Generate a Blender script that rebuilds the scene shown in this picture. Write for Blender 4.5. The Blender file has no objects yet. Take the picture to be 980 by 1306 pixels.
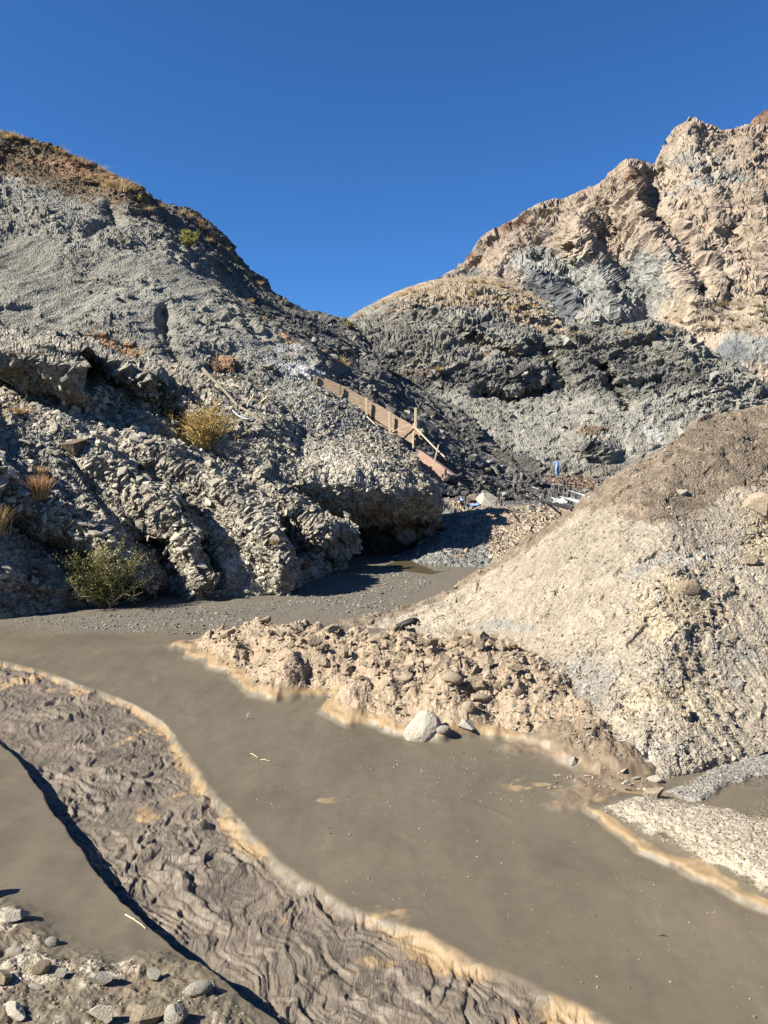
import bpy, math, random
import numpy as np
from mathutils import Vector, Matrix, Euler

random.seed(7)
rng = np.random.default_rng(7)
R = math.radians
sc = bpy.context.scene
COL = sc.collection

# ------------------------------------------------------------------ camera
W0, H0, F0 = 980.0, 1306.0, 986.0
CAMZ, PITCH = 4.0, math.atan(53.0/986.0)
cam_d = bpy.data.cameras.new("camera")
cam = bpy.data.objects.new("camera", cam_d); COL.objects.link(cam)
cam.location = (0, 0, CAMZ)
cam.rotation_euler = (math.pi/2 - PITCH, 0, 0)
cam_d.sensor_fit = 'VERTICAL'; cam_d.sensor_height = 24.0
cam_d.lens = F0/H0*24.0
cam_d.clip_start = 0.1; cam_d.clip_end = 12000
sc.camera = cam

# ------------------------------------------------------------------ sky, sun, exposure
SUN_EL, SUN_BACK = 38.0, 20.0      # elevation; degrees behind the camera's left
sdir = Vector((-math.cos(R(SUN_EL))*math.cos(R(SUN_BACK)), -math.cos(R(SUN_EL))*math.sin(R(SUN_BACK)), math.sin(R(SUN_EL))))
world = bpy.data.worlds.new("World"); sc.world = world; world.use_nodes = True
wn = world.node_tree; wn.nodes.clear()
sky = wn.nodes.new('ShaderNodeTexSky'); sky.sky_type = 'NISHITA'; sky.sun_disc = False
sky.sun_elevation = R(SUN_EL); sky.sun_rotation = R(270-SUN_BACK)
sky.altitude = 2500; sky.air_density = 1.0; sky.dust_density = 0.0; sky.ozone_density = 10.0
hsv = wn.nodes.new('ShaderNodeHueSaturation'); hsv.inputs['Saturation'].default_value = 1.08; hsv.inputs['Value'].default_value = 1.0
bg = wn.nodes.new('ShaderNodeBackground'); bg.inputs[1].default_value = 0.055
wo = wn.nodes.new('ShaderNodeOutputWorld')
wn.links.new(sky.outputs[0], hsv.inputs['Color']); wn.links.new(hsv.outputs[0], bg.inputs[0]); wn.links.new(bg.outputs[0], wo.inputs[0])
sun_d = bpy.data.lights.new("sun", 'SUN'); sun_d.energy = 5.0; sun_d.angle = R(0.53); sun_d.color = (1.0, 0.925, 0.80)
sun = bpy.data.objects.new("sun", sun_d); COL.objects.link(sun)
sun.rotation_euler = sdir.to_track_quat('Z', 'Y').to_euler(); sun.location = (-50, -10, 60)
sc.view_settings.view_transform = 'Standard'; sc.view_settings.look = 'None'
sc.view_settings.gamma = 1.0; sc.view_settings.exposure = 1.61; sc.view_settings.use_curve_mapping = False

# ------------------------------------------------------------------ projection helpers (authoring only: where a thing seen at a pixel stands in metres)
cp, sp = math.cos(PITCH), math.sin(PITCH)
def P(px, py, Y):
    px = np.asarray(px, float); py = np.asarray(py, float); Y = np.asarray(Y, float)
    u = (px-W0/2)/F0; v = -(py-H0/2)/F0
    dy = cp + v*sp; dz = -sp + v*cp
    return np.stack([u*Y/dy, Y+0*u, CAMZ + dz*Y/dy], -1)
def PZ(px, py, z=0.0):
    v = -(np.asarray(py, float)-H0/2)/F0
    dy = cp + v*sp; dz = -sp + v*cp
    return P(px, py, (z-CAMZ)/dz*dy)
def proj(X):
    x, y, z = X[..., 0], X[..., 1], X[..., 2]-CAMZ
    d = y*cp - z*sp; up = y*sp + z*cp
    d = np.where(np.abs(d) < 1e-3, 1e-3, d)
    return W0/2 + F0*x/d, H0/2 - F0*up/d

# ------------------------------------------------------------------ numpy noise
_M = [np.uint32(0x9E3779B1), np.uint32(0x85EBCA77), np.uint32(0xC2B2AE3D), np.uint32(0x27D4EB2F)]
def _hash(ix, iy, iz, seed):
    h = ix.astype(np.uint32)*_M[0] ^ iy.astype(np.uint32)*_M[1] ^ iz.astype(np.uint32)*_M[2] ^ np.uint32(seed*7919+13)*_M[3]
    h ^= h >> np.uint32(15); h *= np.uint32(0x2C1B3C6D); h ^= h >> np.uint32(12); h *= np.uint32(0x297A2D39); h ^= h >> np.uint32(15)
    return h
_ang = np.arange(256)*2.399963
_zz = 1-2*(np.arange(256)+.5)/256
GRAD = np.stack([np.cos(_ang)*np.sqrt(1-_zz**2), np.sin(_ang)*np.sqrt(1-_zz**2), _zz], -1).astype(np.float32)
def perlin(p, seed=0):
    p = np.asarray(p, np.float32); i = np.floor(p).astype(np.int32); f = p-i
    w = f*f*f*(f*(f*6-15)+10)
    out = 0
    for dx in (0, 1):
        wx = w[..., 0] if dx else 1-w[..., 0]
        for dy in (0, 1):
            wy = w[..., 1] if dy else 1-w[..., 1]
            for dz in (0, 1):
                wz = w[..., 2] if dz else 1-w[..., 2]
                g = GRAD[_hash(i[..., 0]+dx, i[..., 1]+dy, i[..., 2]+dz, seed) & np.uint32(255)]
                d = g[..., 0]*(f[..., 0]-dx)+g[..., 1]*(f[..., 1]-dy)+g[..., 2]*(f[..., 2]-dz)
                out = out + d*wx*wy*wz
    return out*1.5
def fbm(p, oct=4, seed=0, gain=.5, lac=2.03):
    o = 0; a = 1; s = 1
    for k in range(oct):
        o = o + a*perlin(p*s, seed+k*17); a *= gain; s *= lac
    return o
def ridged(p, oct=4, seed=0, gain=.5, lac=2.07):
    o = 0; a = 1; s = 1
    for k in range(oct):
        o = o + a*(1-2*np.abs(perlin(p*s, seed+k*31))); a *= gain; s *= lac
    return o
def facet(p, seed=0, off=.6, tilt=.9):
    """blocky broken rock: each cell of a jittered lattice is a plane with its own offset and tilt"""
    p = np.asarray(p, np.float32); q = p-0.5; i = np.floor(q).astype(np.int32)
    best = np.full(p.shape[:-1], 9e9, np.float32); val = np.zeros(p.shape[:-1], np.float32)
    for dx in (0, 1):
        for dy in (0, 1):
            for dz in (0, 1):
                h = _hash(i[..., 0]+dx, i[..., 1]+dy, i[..., 2]+dz, seed)
                jx = (h & np.uint32(1023)).astype(np.float32)/1023; jy = ((h >> np.uint32(10)) & np.uint32(1023)).astype(np.float32)/1023
                jz = ((h >> np.uint32(20)) & np.uint32(1023)).astype(np.float32)/1023
                cx = i[..., 0]+dx+.5+(jx-.5)*.8; cy = i[..., 1]+dy+.5+(jy-.5)*.8; cz = i[..., 2]+dz+.5+(jz-.5)*.8
                ax, ay, az = p[..., 0]-cx, p[..., 1]-cy, p[..., 2]-cz
                d = ax*ax+ay*ay+az*az
                g = GRAD[(h >> np.uint32(7)) & np.uint32(255)]
                v = off*(jx+jz-1)+tilt*(ax*g[..., 0]+ay*g[..., 1]+az*g[..., 2])
                m = d < best
                best = np.where(m, d, best); val = np.where(m, v, val)
    return val
def rot(p, az=0, dip=0, s=(1, 1, 1)):
    M = np.array(Euler((0, R(dip), R(az))).to_matrix(), dtype=np.float32)
    return (p.astype(np.float32) @ M)*np.array(s, np.float32)
def sst(a, b, x):
    t = np.clip((x-a)/(b-a), 0, 1); return t*t*(3-2*t)

def seg_dist(x, y, poly, closed=False):
    """distance to polyline, signed side by nearest segment's cross product, param of nearest"""
    pts = np.asarray(poly, float); n = len(pts); best = np.full(x.shape, 9e9); side = np.zeros(x.shape); par = np.zeros(x.shape)
    L = 0
    for k in range(n if closed else n-1):
        a, b = pts[k], pts[(k+1) % n]; d = b-a; l2 = float(d@d)+1e-12
        t = np.clip(((x-a[0])*d[0]+(y-a[1])*d[1])/l2, 0, 1)
        ex, ey = x-a[0]-t*d[0], y-a[1]-t*d[1]; dd = ex*ex+ey*ey
        m = dd < best
        best = np.where(m, dd, best); side = np.where(m, d[0]*(y-a[1])-d[1]*(x-a[0]), side); par = np.where(m, L+t*math.sqrt(l2), par)
        L += math.sqrt(l2)
    return np.sqrt(best), np.sign(side), par
def inside(x, y, poly):
    pts = np.asarray(poly, float); n = len(pts); c = np.zeros(x.shape, bool)
    for k in range(n):
        a, b = pts[k], pts[(k+1) % n]
        if a[1] == b[1]: continue
        cond = ((a[1] > y) != (b[1] > y)) & (x < (b[0]-a[0])*(y-a[1])/(b[1]-a[1])+a[0])
        c ^= cond
    return c
def sdf(x, y, poly):
    d, _, _ = seg_dist(x, y, poly, True); return np.where(inside(x, y, poly), d, -d)
def blob(px, py, cx, cy, sx, sy, a=0):
    c, s = math.cos(R(a)), math.sin(R(a)); dx, dy = px-cx, py-cy
    u = (dx*c+dy*s)/sx; v = (-dx*s+dy*c)/sy
    return np.exp(-(u*u+v*v))

# ------------------------------------------------------------------ mesh helpers
def tag(o, label=None, cat=None, group=None, kind=None):
    if label: o['label'] = label
    if cat: o['category'] = cat
    if group: o['group'] = group
    if kind: o['kind'] = kind
    return o
def mesh_np(name, V, F, mat, attrs=None, smooth=False, parent=None):
    me = bpy.data.meshes.new(name); V = np.ascontiguousarray(V, np.float32); F = np.ascontiguousarray(F, np.int32)
    me.vertices.add(len(V)); me.vertices.foreach_set('co', V.ravel())
    k = F.shape[1]
    me.loops.add(F.size); me.loops.foreach_set('vertex_index', F.ravel())
    me.polygons.add(len(F)); me.polygons.foreach_set('loop_start', np.arange(0, F.size, k, dtype=np.int32))
    me.polygons.foreach_set('use_smooth', np.full(len(F), bool(smooth)))
    for an, av in (attrs or {}).items():
        at = me.attributes.new(an, 'FLOAT', 'POINT'); at.data.foreach_set('value', np.ascontiguousarray(av, np.float32).ravel())
    me.update(calc_edges=True)
    if mat: me.materials.append(mat)
    o = bpy.data.objects.new(name, me); COL.objects.link(o)
    if parent: o.parent = parent
    return o
def grid_faces(nv, nu):
    a = np.arange(nv*nu, dtype=np.int32).reshape(nv, nu)
    return np.stack([a[:-1, :-1], a[:-1, 1:], a[1:, 1:], a[1:, :-1]], -1).reshape(-1, 4)
def normals(G):
    du = np.gradient(G, axis=1); dv = np.gradient(G, axis=0)
    n = np.cross(du, dv); n /= np.linalg.norm(n, axis=-1, keepdims=True)+1e-9
    return n
def catmull(xk, yk, x):
    """monotone-ish cubic (Catmull-Rom tangents, clamped) along first axis of yk"""
    xk = np.asarray(xk, float); yk = np.asarray(yk, float); x = np.clip(x, xk[0], xk[-1])
    h = np.diff(xk); sh = (-1,)+(1,)*(yk.ndim-1)
    d = np.diff(yk, axis=0)/h.reshape(sh)
    m = np.empty_like(yk); m[0] = d[0]; m[-1] = d[-1]
    num = 2*d[:-1]*d[1:]; den = d[:-1]+d[1:]
    hm = np.where(d[:-1]*d[1:] > 0, num/np.where(np.abs(den) < 1e-9, 1e-9, den), 0)
    m[1:-1] = .35*hm + .65*(.5*(d[:-1]+d[1:]))
    j = np.clip(np.searchsorted(xk, x, side='right')-1, 0, len(xk)-2)
    t = ((x-xk[j])/h[j]).reshape(sh); hh = h[j].reshape(sh)
    return ((2*t**3-3*t**2+1)*yk[j]+(t**3-2*t**2+t)*hh*m[j]+(-2*t**3+3*t**2)*yk[j+1]+(t**3-t**2)*hh*m[j+1])
def loft(rows, us, seg):
    """rows: each (list of (px,py,Y)) resampled at columns us (parameter = px of the row itself via its own knots);
    seg: samples between consecutive rows. Returns world grid (nv,nu,3)"""
    RR = []
    for r in rows:
        r = np.asarray(r, float)
        if r.shape[1] == 4: k, v = r[:, 3], r[:, :3]
        else: k, v = r[:, 0], r
        c = catmull(k, v, us)
        RR.append(P(c[:, 0], c[:, 1], c[:, 2]))
    RR = np.stack(RR)
    t = np.concatenate([np.linspace(i, i+1, n, endpoint=False) for i, n in enumerate(seg)]+[[len(rows)-1]])
    return catmull(np.arange(len(rows)), RR, t), t
def rowz(pxs, pys, Ys): return list(zip(pxs, pys, Ys))

# ------------------------------------------------------------------ materials
ALB = 0.57     # overall reflectance level that goes with the exposure above
def new_mat(name):
    m = bpy.data.materials.new(name); m.use_nodes = True; nt = m.node_tree; nt.nodes.clear()
    b = nt.nodes.new('ShaderNodeBsdfPrincipled'); o = nt.nodes.new('ShaderNodeOutputMaterial')
    nt.links.new(b.outputs[0], o.inputs[0]); b.inputs['Specular IOR Level'].default_value = .25
    return m, nt, b
class NT:
    def __init__(s, nt): s.nt = nt; s.co = nt.nodes.new('ShaderNodeTexCoord').outputs['Object']
    def link(s, a, b): s.nt.links.new(a, b)
    def noise(s, scale, detail=4, rough=.55, dist=0, stretch=None, rotz=None, seed=0):
        n = s.nt.nodes.new('ShaderNodeTexNoise'); n.inputs['Scale'].default_value = scale; n.inputs['Detail'].default_value = detail
        n.inputs['Roughness'].default_value = rough; n.inputs['Distortion'].default_value = dist
        c = s.co
        if stretch or seed or rotz:
            mp = s.nt.nodes.new('ShaderNodeMapping'); mp.inputs['Scale'].default_value = stretch or (1, 1, 1)
            mp.inputs['Rotation'].default_value = rotz or (0, 0, 0); mp.inputs['Location'].default_value = (seed*3.7, seed*1.3, seed*2.1)
            s.link(s.co, mp.inputs[0]); c = mp.outputs[0]
        s.link(c, n.inputs['Vector']); return n.outputs['Fac']
    def vor(s, scale, feature='F1', out='Color', stretch=None, rotz=None, rnd=1.0):
        n = s.nt.nodes.new('ShaderNodeTexVoronoi'); n.feature = feature; n.inputs['Scale'].default_value = scale
        n.inputs['Randomness'].default_value = rnd
        c = s.co
        if stretch:
            mp = s.nt.nodes.new('ShaderNodeMapping'); mp.inputs['Scale'].default_value = stretch; mp.inputs['Rotation'].default_value = rotz or (0, 0, 0)
            s.link(s.co, mp.inputs[0]); c = mp.outputs[0]
        s.link(c, n.inputs['Vector']); return n.outputs[out]
    def ramp(s, fac, stops):
        r = s.nt.nodes.new('ShaderNodeValToRGB'); e = r.color_ramp.elements
        e[0].position, e[0].color = stops[0][0], (*stops[0][1], 1); e[1].position, e[1].color = stops[-1][0], (*stops[-1][1], 1)
        for p, c in stops[1:-1]:
            k = e.new(p); k.color = (*c, 1)
        s.link(fac, r.inputs[0]); return r.outputs[0]
    def mr(s, v, a, b, c=0., d=1.):
        n = s.nt.nodes.new('ShaderNodeMapRange'); n.inputs[1].default_value = a; n.inputs[2].default_value = b
        n.inputs[3].default_value = c; n.inputs[4].default_value = d; s.link(v, n.inputs[0]); return n.outputs[0]
    def math(s, op, a, b=None):
        n = s.nt.nodes.new('ShaderNodeMath'); n.operation = op
        for i, x in enumerate((a, b)):
            if x is None: continue
            if isinstance(x, (int, float)): n.inputs[i].default_value = x
            else: s.link(x, n.inputs[i])
        return n.outputs[0]
    def mix(s, fac, a, b, mode='MIX'):
        n = s.nt.nodes.new('ShaderNodeMix'); n.data_type = 'RGBA'; n.blend_type = mode
        for i, x in ((0, fac), (6, a), (7, b)):
            if isinstance(x, (int, float)): n.inputs[i].default_value = x
            elif isinstance(x, tuple): n.inputs[i].default_value = (*x, 1)
            else: s.link(x, n.inputs[i])
        return n.outputs[2]
    def alb(s, c, k=1.0): return s.mix(1.0, c, (ALB*k, ALB*k, ALB*k), 'MULTIPLY')
    def attr(s, name):
        n = s.nt.nodes.new('ShaderNodeAttribute'); n.attribute_name = name; return n.outputs['Fac']
    def bump(s, h, strength, dist, prev=None):
        n = s.nt.nodes.new('ShaderNodeBump'); n.inputs['Strength'].default_value = strength; n.inputs['Distance'].default_value = dist
        s.link(h, n.inputs['Height'])
        if prev is not None: s.link(prev, n.inputs['Normal'])
        return n.outputs[0]

def rock_mat(name, cols, big, small, masks, gravel=None, gb=.55, kf=1.0, bump=((3, .1),), rough=.92, gvar=.35, strata=None):
    """cols: 3 base colours; big/small noise scales; masks: [(attribute, colour, breakup scale)]; gravel: voronoi scale of pebble tone variation"""
    m, nt, b = new_mat(name); n = NT(nt)
    f1 = n.noise(big, 5, .6, .6)
    c = n.ramp(f1, [(.35, cols[0]), (.52, cols[1]), (.68, cols[2])])
    f2 = n.noise(small, 6, .7)
    for at, colr, sc_ in masks:
        br = n.noise(sc_, 5, .65, .3)
        a = n.math('ADD', n.attr(at), n.mr(br, .3, .7, -.35, .35))
        c2 = n.mix(n.mr(f2, .35, .65), tuple(x*.8 for x in colr), tuple(min(1, x*1.2) for x in colr))
        c = n.mix(n.mr(n.math('MULTIPLY', a, 1.0), .35, .65), c, c2)
    c = n.mix(1.0, c, n.ramp(f2, [(.25, (.62, .62, .62)), (.5, (1, 1, 1)), (.75, (1.3, 1.3, 1.3))]), 'MULTIPLY')
    if strata:
        sn = n.noise(strata[0], 4, .6, .4, stretch=strata[1], rotz=strata[2])
        c = n.mix(1.0, c, n.ramp(sn, [(.3, (.8, .8, .81)), (.5, (1, 1, 1)), (.7, (1.14, 1.13, 1.11))]), 'MULTIPLY')
    if gravel:
        for gsc in gravel:
            v = n.vor(gsc); sep = nt.nodes.new('ShaderNodeSeparateColor'); n.link(v, sep.inputs[0])
            c = n.mix(1.0, c, n.ramp(sep.outputs[0], [(0, (1-gvar,)*3), (.5, (1, 1, 1)), (1, (1+gvar,)*3)]), 'MULTIPLY')
    n.link(n.alb(c, kf), b.inputs['Base Color']); b.inputs['Roughness'].default_value = rough
    prev = None
    for sc_, dist in bump:
        prev = n.bump(n.noise(sc_, 5, .65), 1.0, dist, prev)
    if gravel:
        for gsc in gravel:
            prev = n.bump(n.mr(n.vor(gsc, out='Distance'), 0, .7, 1, 0), 1.0, gb/gsc, prev)
    if prev is not None: n.link(prev, b.inputs['Normal'])
    return m

def plain_mat(name, ca, cb, scale=20, rough=.8, bumpd=0.003, stretch=None, spec=.25, kf=1.45):
    m, nt, b = new_mat(name); n = NT(nt)
    f = n.noise(scale, 5, .6, stretch=stretch)
    n.link(n.alb(n.ramp(f, [(.3, ca), (.7, cb)]), kf), b.inputs['Base Color']); b.inputs['Roughness'].default_value = rough
    b.inputs['Specular IOR Level'].default_value = spec
    if bumpd: n.link(n.bump(n.noise(scale*2, 4, .6, stretch=stretch), 1, bumpd), b.inputs['Normal'])
    return m

GREY = ((.26, .25, .212), (.325, .315, .268), (.38, .37, .318))
M_left = rock_mat('left_hill_rock', GREY, .09, .9,
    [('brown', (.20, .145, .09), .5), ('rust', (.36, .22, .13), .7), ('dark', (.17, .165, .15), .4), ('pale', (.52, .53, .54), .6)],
    gravel=(7,), kf=.88, bump=((1.6, .15), (7, .05)), gvar=.14, strata=(.7, (1, 1, 5), (0, R(28), 0)))
M_bank = rock_mat('bank_rock', ((.30, .27, .21), (.39, .355, .285), (.46, .425, .35)), .2, 1.5,
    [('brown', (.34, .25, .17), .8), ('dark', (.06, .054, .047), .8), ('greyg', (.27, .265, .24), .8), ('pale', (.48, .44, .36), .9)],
    gravel=(5, 13), kf=1.08, bump=((2.5, .1), (12, .03)), gvar=.25)
M_mid = rock_mat('mid_hill_rock', ((.225, .215, .185), (.30, .29, .25), (.365, .355, .31)), .05, .5,
    [('beige', (.42, .34, .24), .3), ('scree', (.355, .345, .30), .3), ('dark', (.13, .13, .125), .3), ('pale', (.45, .46, .45), .4), ('brown', (.26, .19, .13), .3)],
    gravel=(5,), kf=.86, bump=((.9, .16), (4, .06)), gvar=.12, strata=(.4, (1, 1, 2), (0, R(-15), 0)))
M_far = rock_mat('mountain_rock', ((.31, .25, .19), (.40, .325, .25), (.46, .38, .30)), .012, .12,
    [('blue', (.30, .30, .275), .06), ('rust', (.22, .135, .09), .05), ('slate', (.14, .15, .155), .06), ('tan', (.35, .29, .215), .05)],
    gravel=None, kf=1.06, bump=((.12, 2.5), (.5, .9)), strata=(.05, (3, 3, .8), (0, .2, 0)))
M_heap = rock_mat('heap_gravel', ((.36, .315, .245), (.43, .375, .295), (.48, .425, .34)), .35, 3,
    [('soil', (.25, .20, .145), 1.2), ('greyg', (.30, .29, .26), 1.5), ('clay', (.50, .42, .29), 1.2), ('salt', (.57, .54, .48), 2.5)],
    gravel=(18, 45), gb=.32, kf=.92, bump=((4, .05), (25, .008)), gvar=.17)
M_val = rock_mat('valley_rubble', ((.20, .195, .18), (.27, .26, .24), (.33, .32, .29)), .15, 1.2,
    [('beige', (.54, .44, .32), .6), ('greyg', (.32, .325, .30), .4), ('dark', (.11, .11, .11), .4), ('rust', (.33, .20, .13), .5)],
    gravel=(4, 10), kf=.8, bump=((1.5, .12), (9, .03)), gvar=.25)

# ground: mud, gravel, ochre rims, wrinkled channel
def ground_mat(kf=1.0):
    m, nt, b = new_mat('mud'); n = NT(nt)
    f1 = n.noise(.5, 4, .55, .4); f2 = n.noise(7, 5, .6)
    mud = n.ramp(f1, [(.3, (.142, .122, .084)), (.5, (.165, .141, .099)), (.7, (.188, .160, .113))])
    fs = n.noise(1.0, 5, .6, .8, stretch=(2.6, .7, 1), rotz=(0, 0, R(-38)))
    mud = n.mix(1.0, mud, n.ramp(fs, [(.32, (.90, .90, .92)), (.5, (1, 1, 1)), (.7, (1.08, 1.07, 1.05))]), 'MULTIPLY')
    mud = n.mix(1.0, mud, n.ramp(f2, [(.3, (.93, .93, .93)), (.7, (1.06, 1.06, 1.06))]), 'MULTIPLY')
    wr = n.noise(1.3, 4, .6, 1.0)
    chan = n.ramp(wr, [(.3, (.145, .122, .094)), (.5, (.192, .162, .126)), (.7, (.255, .212, .163))])
    fl = n.noise(5, 5, .65, 1.6)
    chan = n.mix(1.0, chan, n.ramp(fl, [(.3, (.72, .72, .75)), (.7, (1.2, 1.18, 1.15))]), 'MULTIPLY')
    c = n.mix(n.attr('chan'), mud, chan)
    def lay(at, colA, colB, sc_, w=.3, edge=(.4, .6)):
        nonlocal c
        br = n.noise(sc_, 5, .65, .5)
        a = n.math('ADD', n.attr(at), n.mr(br, .3, .7, -w, w))
        c = n.mix(n.mr(a, *edge), c, n.mix(n.mr(n.noise(sc_*2.3, 4, .6), .35, .65), colA, colB))
    lay('ochre', (.28, .20, .11), (.39, .285, .165), 2.2, .3, (.38, .70))
    lay('rim', (.33, .275, .20), (.43, .375, .29), 4, .25, (.35, .9))
    lay('gravel', (.12, .105, .08), (.22, .195, .155), 9, .3)
    lay('clod', (.35, .26, .175), (.44, .355, .255), 3, .25)
    lay('brownmud', (.20, .15, .10), (.27, .21, .145), 2, .25)
    lay('salt', (.40, .345, .26), (.52, .465, .375), 5, .35)
    lay('slate', (.28, .265, .235), (.38, .365, .32), 6, .3)
    g = n.math('MAXIMUM', n.attr('gravel'), n.math('MAXIMUM', n.attr('clod'), n.math('MAXIMUM', n.attr('slate'), n.attr('salt'))))
    v1 = n.vor(22); sep = nt.nodes.new('ShaderNodeSeparateColor'); n.link(v1, sep.inputs[0])
    gv = n.ramp(sep.outputs[0], [(0, (.76, .76, .76)), (.5, (1, 1, 1)), (1, (1.2, 1.2, 1.2))])
    c = n.mix(n.mr(g, .2, .6), c, n.mix(1.0, c, gv, 'MULTIPLY'))
    n.link(n.alb(c, kf), b.inputs['Base Color'])
    n.link(n.mr(n.math('SUBTRACT', 1.0, g), 0, 1, .92, .5), b.inputs['Roughness'])
    b.inputs['Specular IOR Level'].default_value = .3
    p = n.bump(n.noise(60, 4, .6), .35, .003)
    gb = n.math('MULTIPLY', n.mr(n.vor(22, out='Distance'), 0, .7, 1, 0), n.mr(g, .2, .6))
    p = n.bump(gb, 1.0, .012, p)
    gb2 = n.math('MULTIPLY', n.mr(n.vor(60, out='Distance'), 0, .7, 1, 0), n.mr(g, .1, .5))
    p = n.bump(gb2, 1.0, .005, p)
    cb = n.math('MULTIPLY', n.noise(5, 3, .5, 1.5), n.attr('chan'))
    p = n.bump(cb, 1.0, .015, p)
    cs = n.math('MULTIPLY', n.noise(5, 5, .62, 1.8, stretch=(3.2, .8, 1), rotz=(0, 0, R(-52))), n.attr('chan'))
    p = n.bump(cs, 1.0, .018, p)
    n.link(p, b.inputs['Normal'])
    return m
M_ground = ground_mat()

def stone_mat(name, ca, cb, cc, scale=6, gr=30, kf=1.0):
    m, nt, b = new_mat(name); n = NT(nt)
    oi = nt.nodes.new('ShaderNodeObjectInfo')
    f = n.noise(scale, 5, .65)
    c = n.ramp(f, [(.3, ca), (.5, cb), (.7, cc)])
    c = n.mix(1.0, c, n.ramp(oi.outputs['Random'], [(0, (.85, .84, .82)), (1, (1.12, 1.12, 1.12))]), 'MULTIPLY')
    n.link(n.alb(c, kf), b.inputs['Base Color']); b.inputs['Roughness'].default_value = .9
    p = n.bump(n.noise(gr, 5, .7), 1, .006); p = n.bump(n.noise(scale*1.3, 4, .6), 1, .02, p)
    n.link(p, b.inputs['Normal']); return m
def stuff_stone_mat(name, cols, kf=1.0):
    m, nt, b = new_mat(name); n = NT(nt)
    a = n.attr('tone')
    c = n.ramp(a, [(0, cols[0]), (.5, cols[1]), (1, cols[2])])
    c = n.mix(1.0, c, n.ramp(n.noise(8, 4, .6), [(.3, (.82, .82, .82)), (.7, (1.15, 1.15, 1.15))]), 'MULTIPLY')
    n.link(n.alb(c, kf), b.inputs['Base Color']); b.inputs['Roughness'].default_value = .92
    n.link(n.bump(n.noise(20, 4, .7), 1, .012), b.inputs['Normal']); return m

# ------------------------------------------------------------------ GROUND SHEET
def W2(pts, z=0.0):
    a = np.asarray(pts, float); return PZ(a[:, 0], a[:, 1], z)[:, :2]
T_LINE = W2([(-500, 770), (-200, 806), (0, 843), (60, 858), (120, 880), (175, 902), (215, 928), (240, 968), (262, 1000), (310, 1058), (370, 1108), (430, 1150), (480, 1168), (540, 1188), (580, 1215), (640, 1243), (700, 1270), (760, 1300), (900, 1370), (1100, 1460), (1500, 1700)])
N_LINE = W2([(-500, 835), (-200, 880), (-40, 925), (0, 950), (28, 975), (45, 1005), (62, 1030), (95, 1075), (140, 1140), (190, 1190), (240, 1230), (285, 1266), (340, 1306), (430, 1375), (600, 1500), (1000, 1800)])
RUB = W2([(213, 824), (250, 843), (285, 860), (318, 890), (350, 898), (385, 893), (418, 893), (395, 910), (440, 925), (500, 938), (560, 944), (620, 945), (700, 962), (760, 1000), (850, 990), (800, 900), (720, 862), (650, 842), (560, 830), (500, 828), (440, 822), (380, 818), (300, 815)])
BAR = W2([(742, 1035), (775, 1062), (820, 1090), (880, 1122), (940, 1150), (1000, 1175), (1200, 1240), (1600, 1330), (1600, 1180), (1200, 1080), (1000, 1052), (920, 1035), (860, 1022), (800, 1016), (765, 1022)])
PEB = W2([(850, 1012), (875, 1002), (905, 985), (950, 968), (985, 962), (1050, 955), (1050, 985), (960, 992), (915, 1010), (900, 1028), (862, 1022)])
BRM = W2([(690, 1025), (720, 1005), (740, 985), (640, 955), (700, 940), (800, 975), (850, 1000), (840, 1012), (780, 1025), (755, 1035), (715, 1035)])
NEARROCK = W2([(-600, 1190), (-100, 1180), (0, 1165), (40, 1185), (80, 1230), (130, 1240), (200, 1235), (260, 1245), (310, 1300), (380, 1380), (700, 1900), (-900, 1900)])

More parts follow.
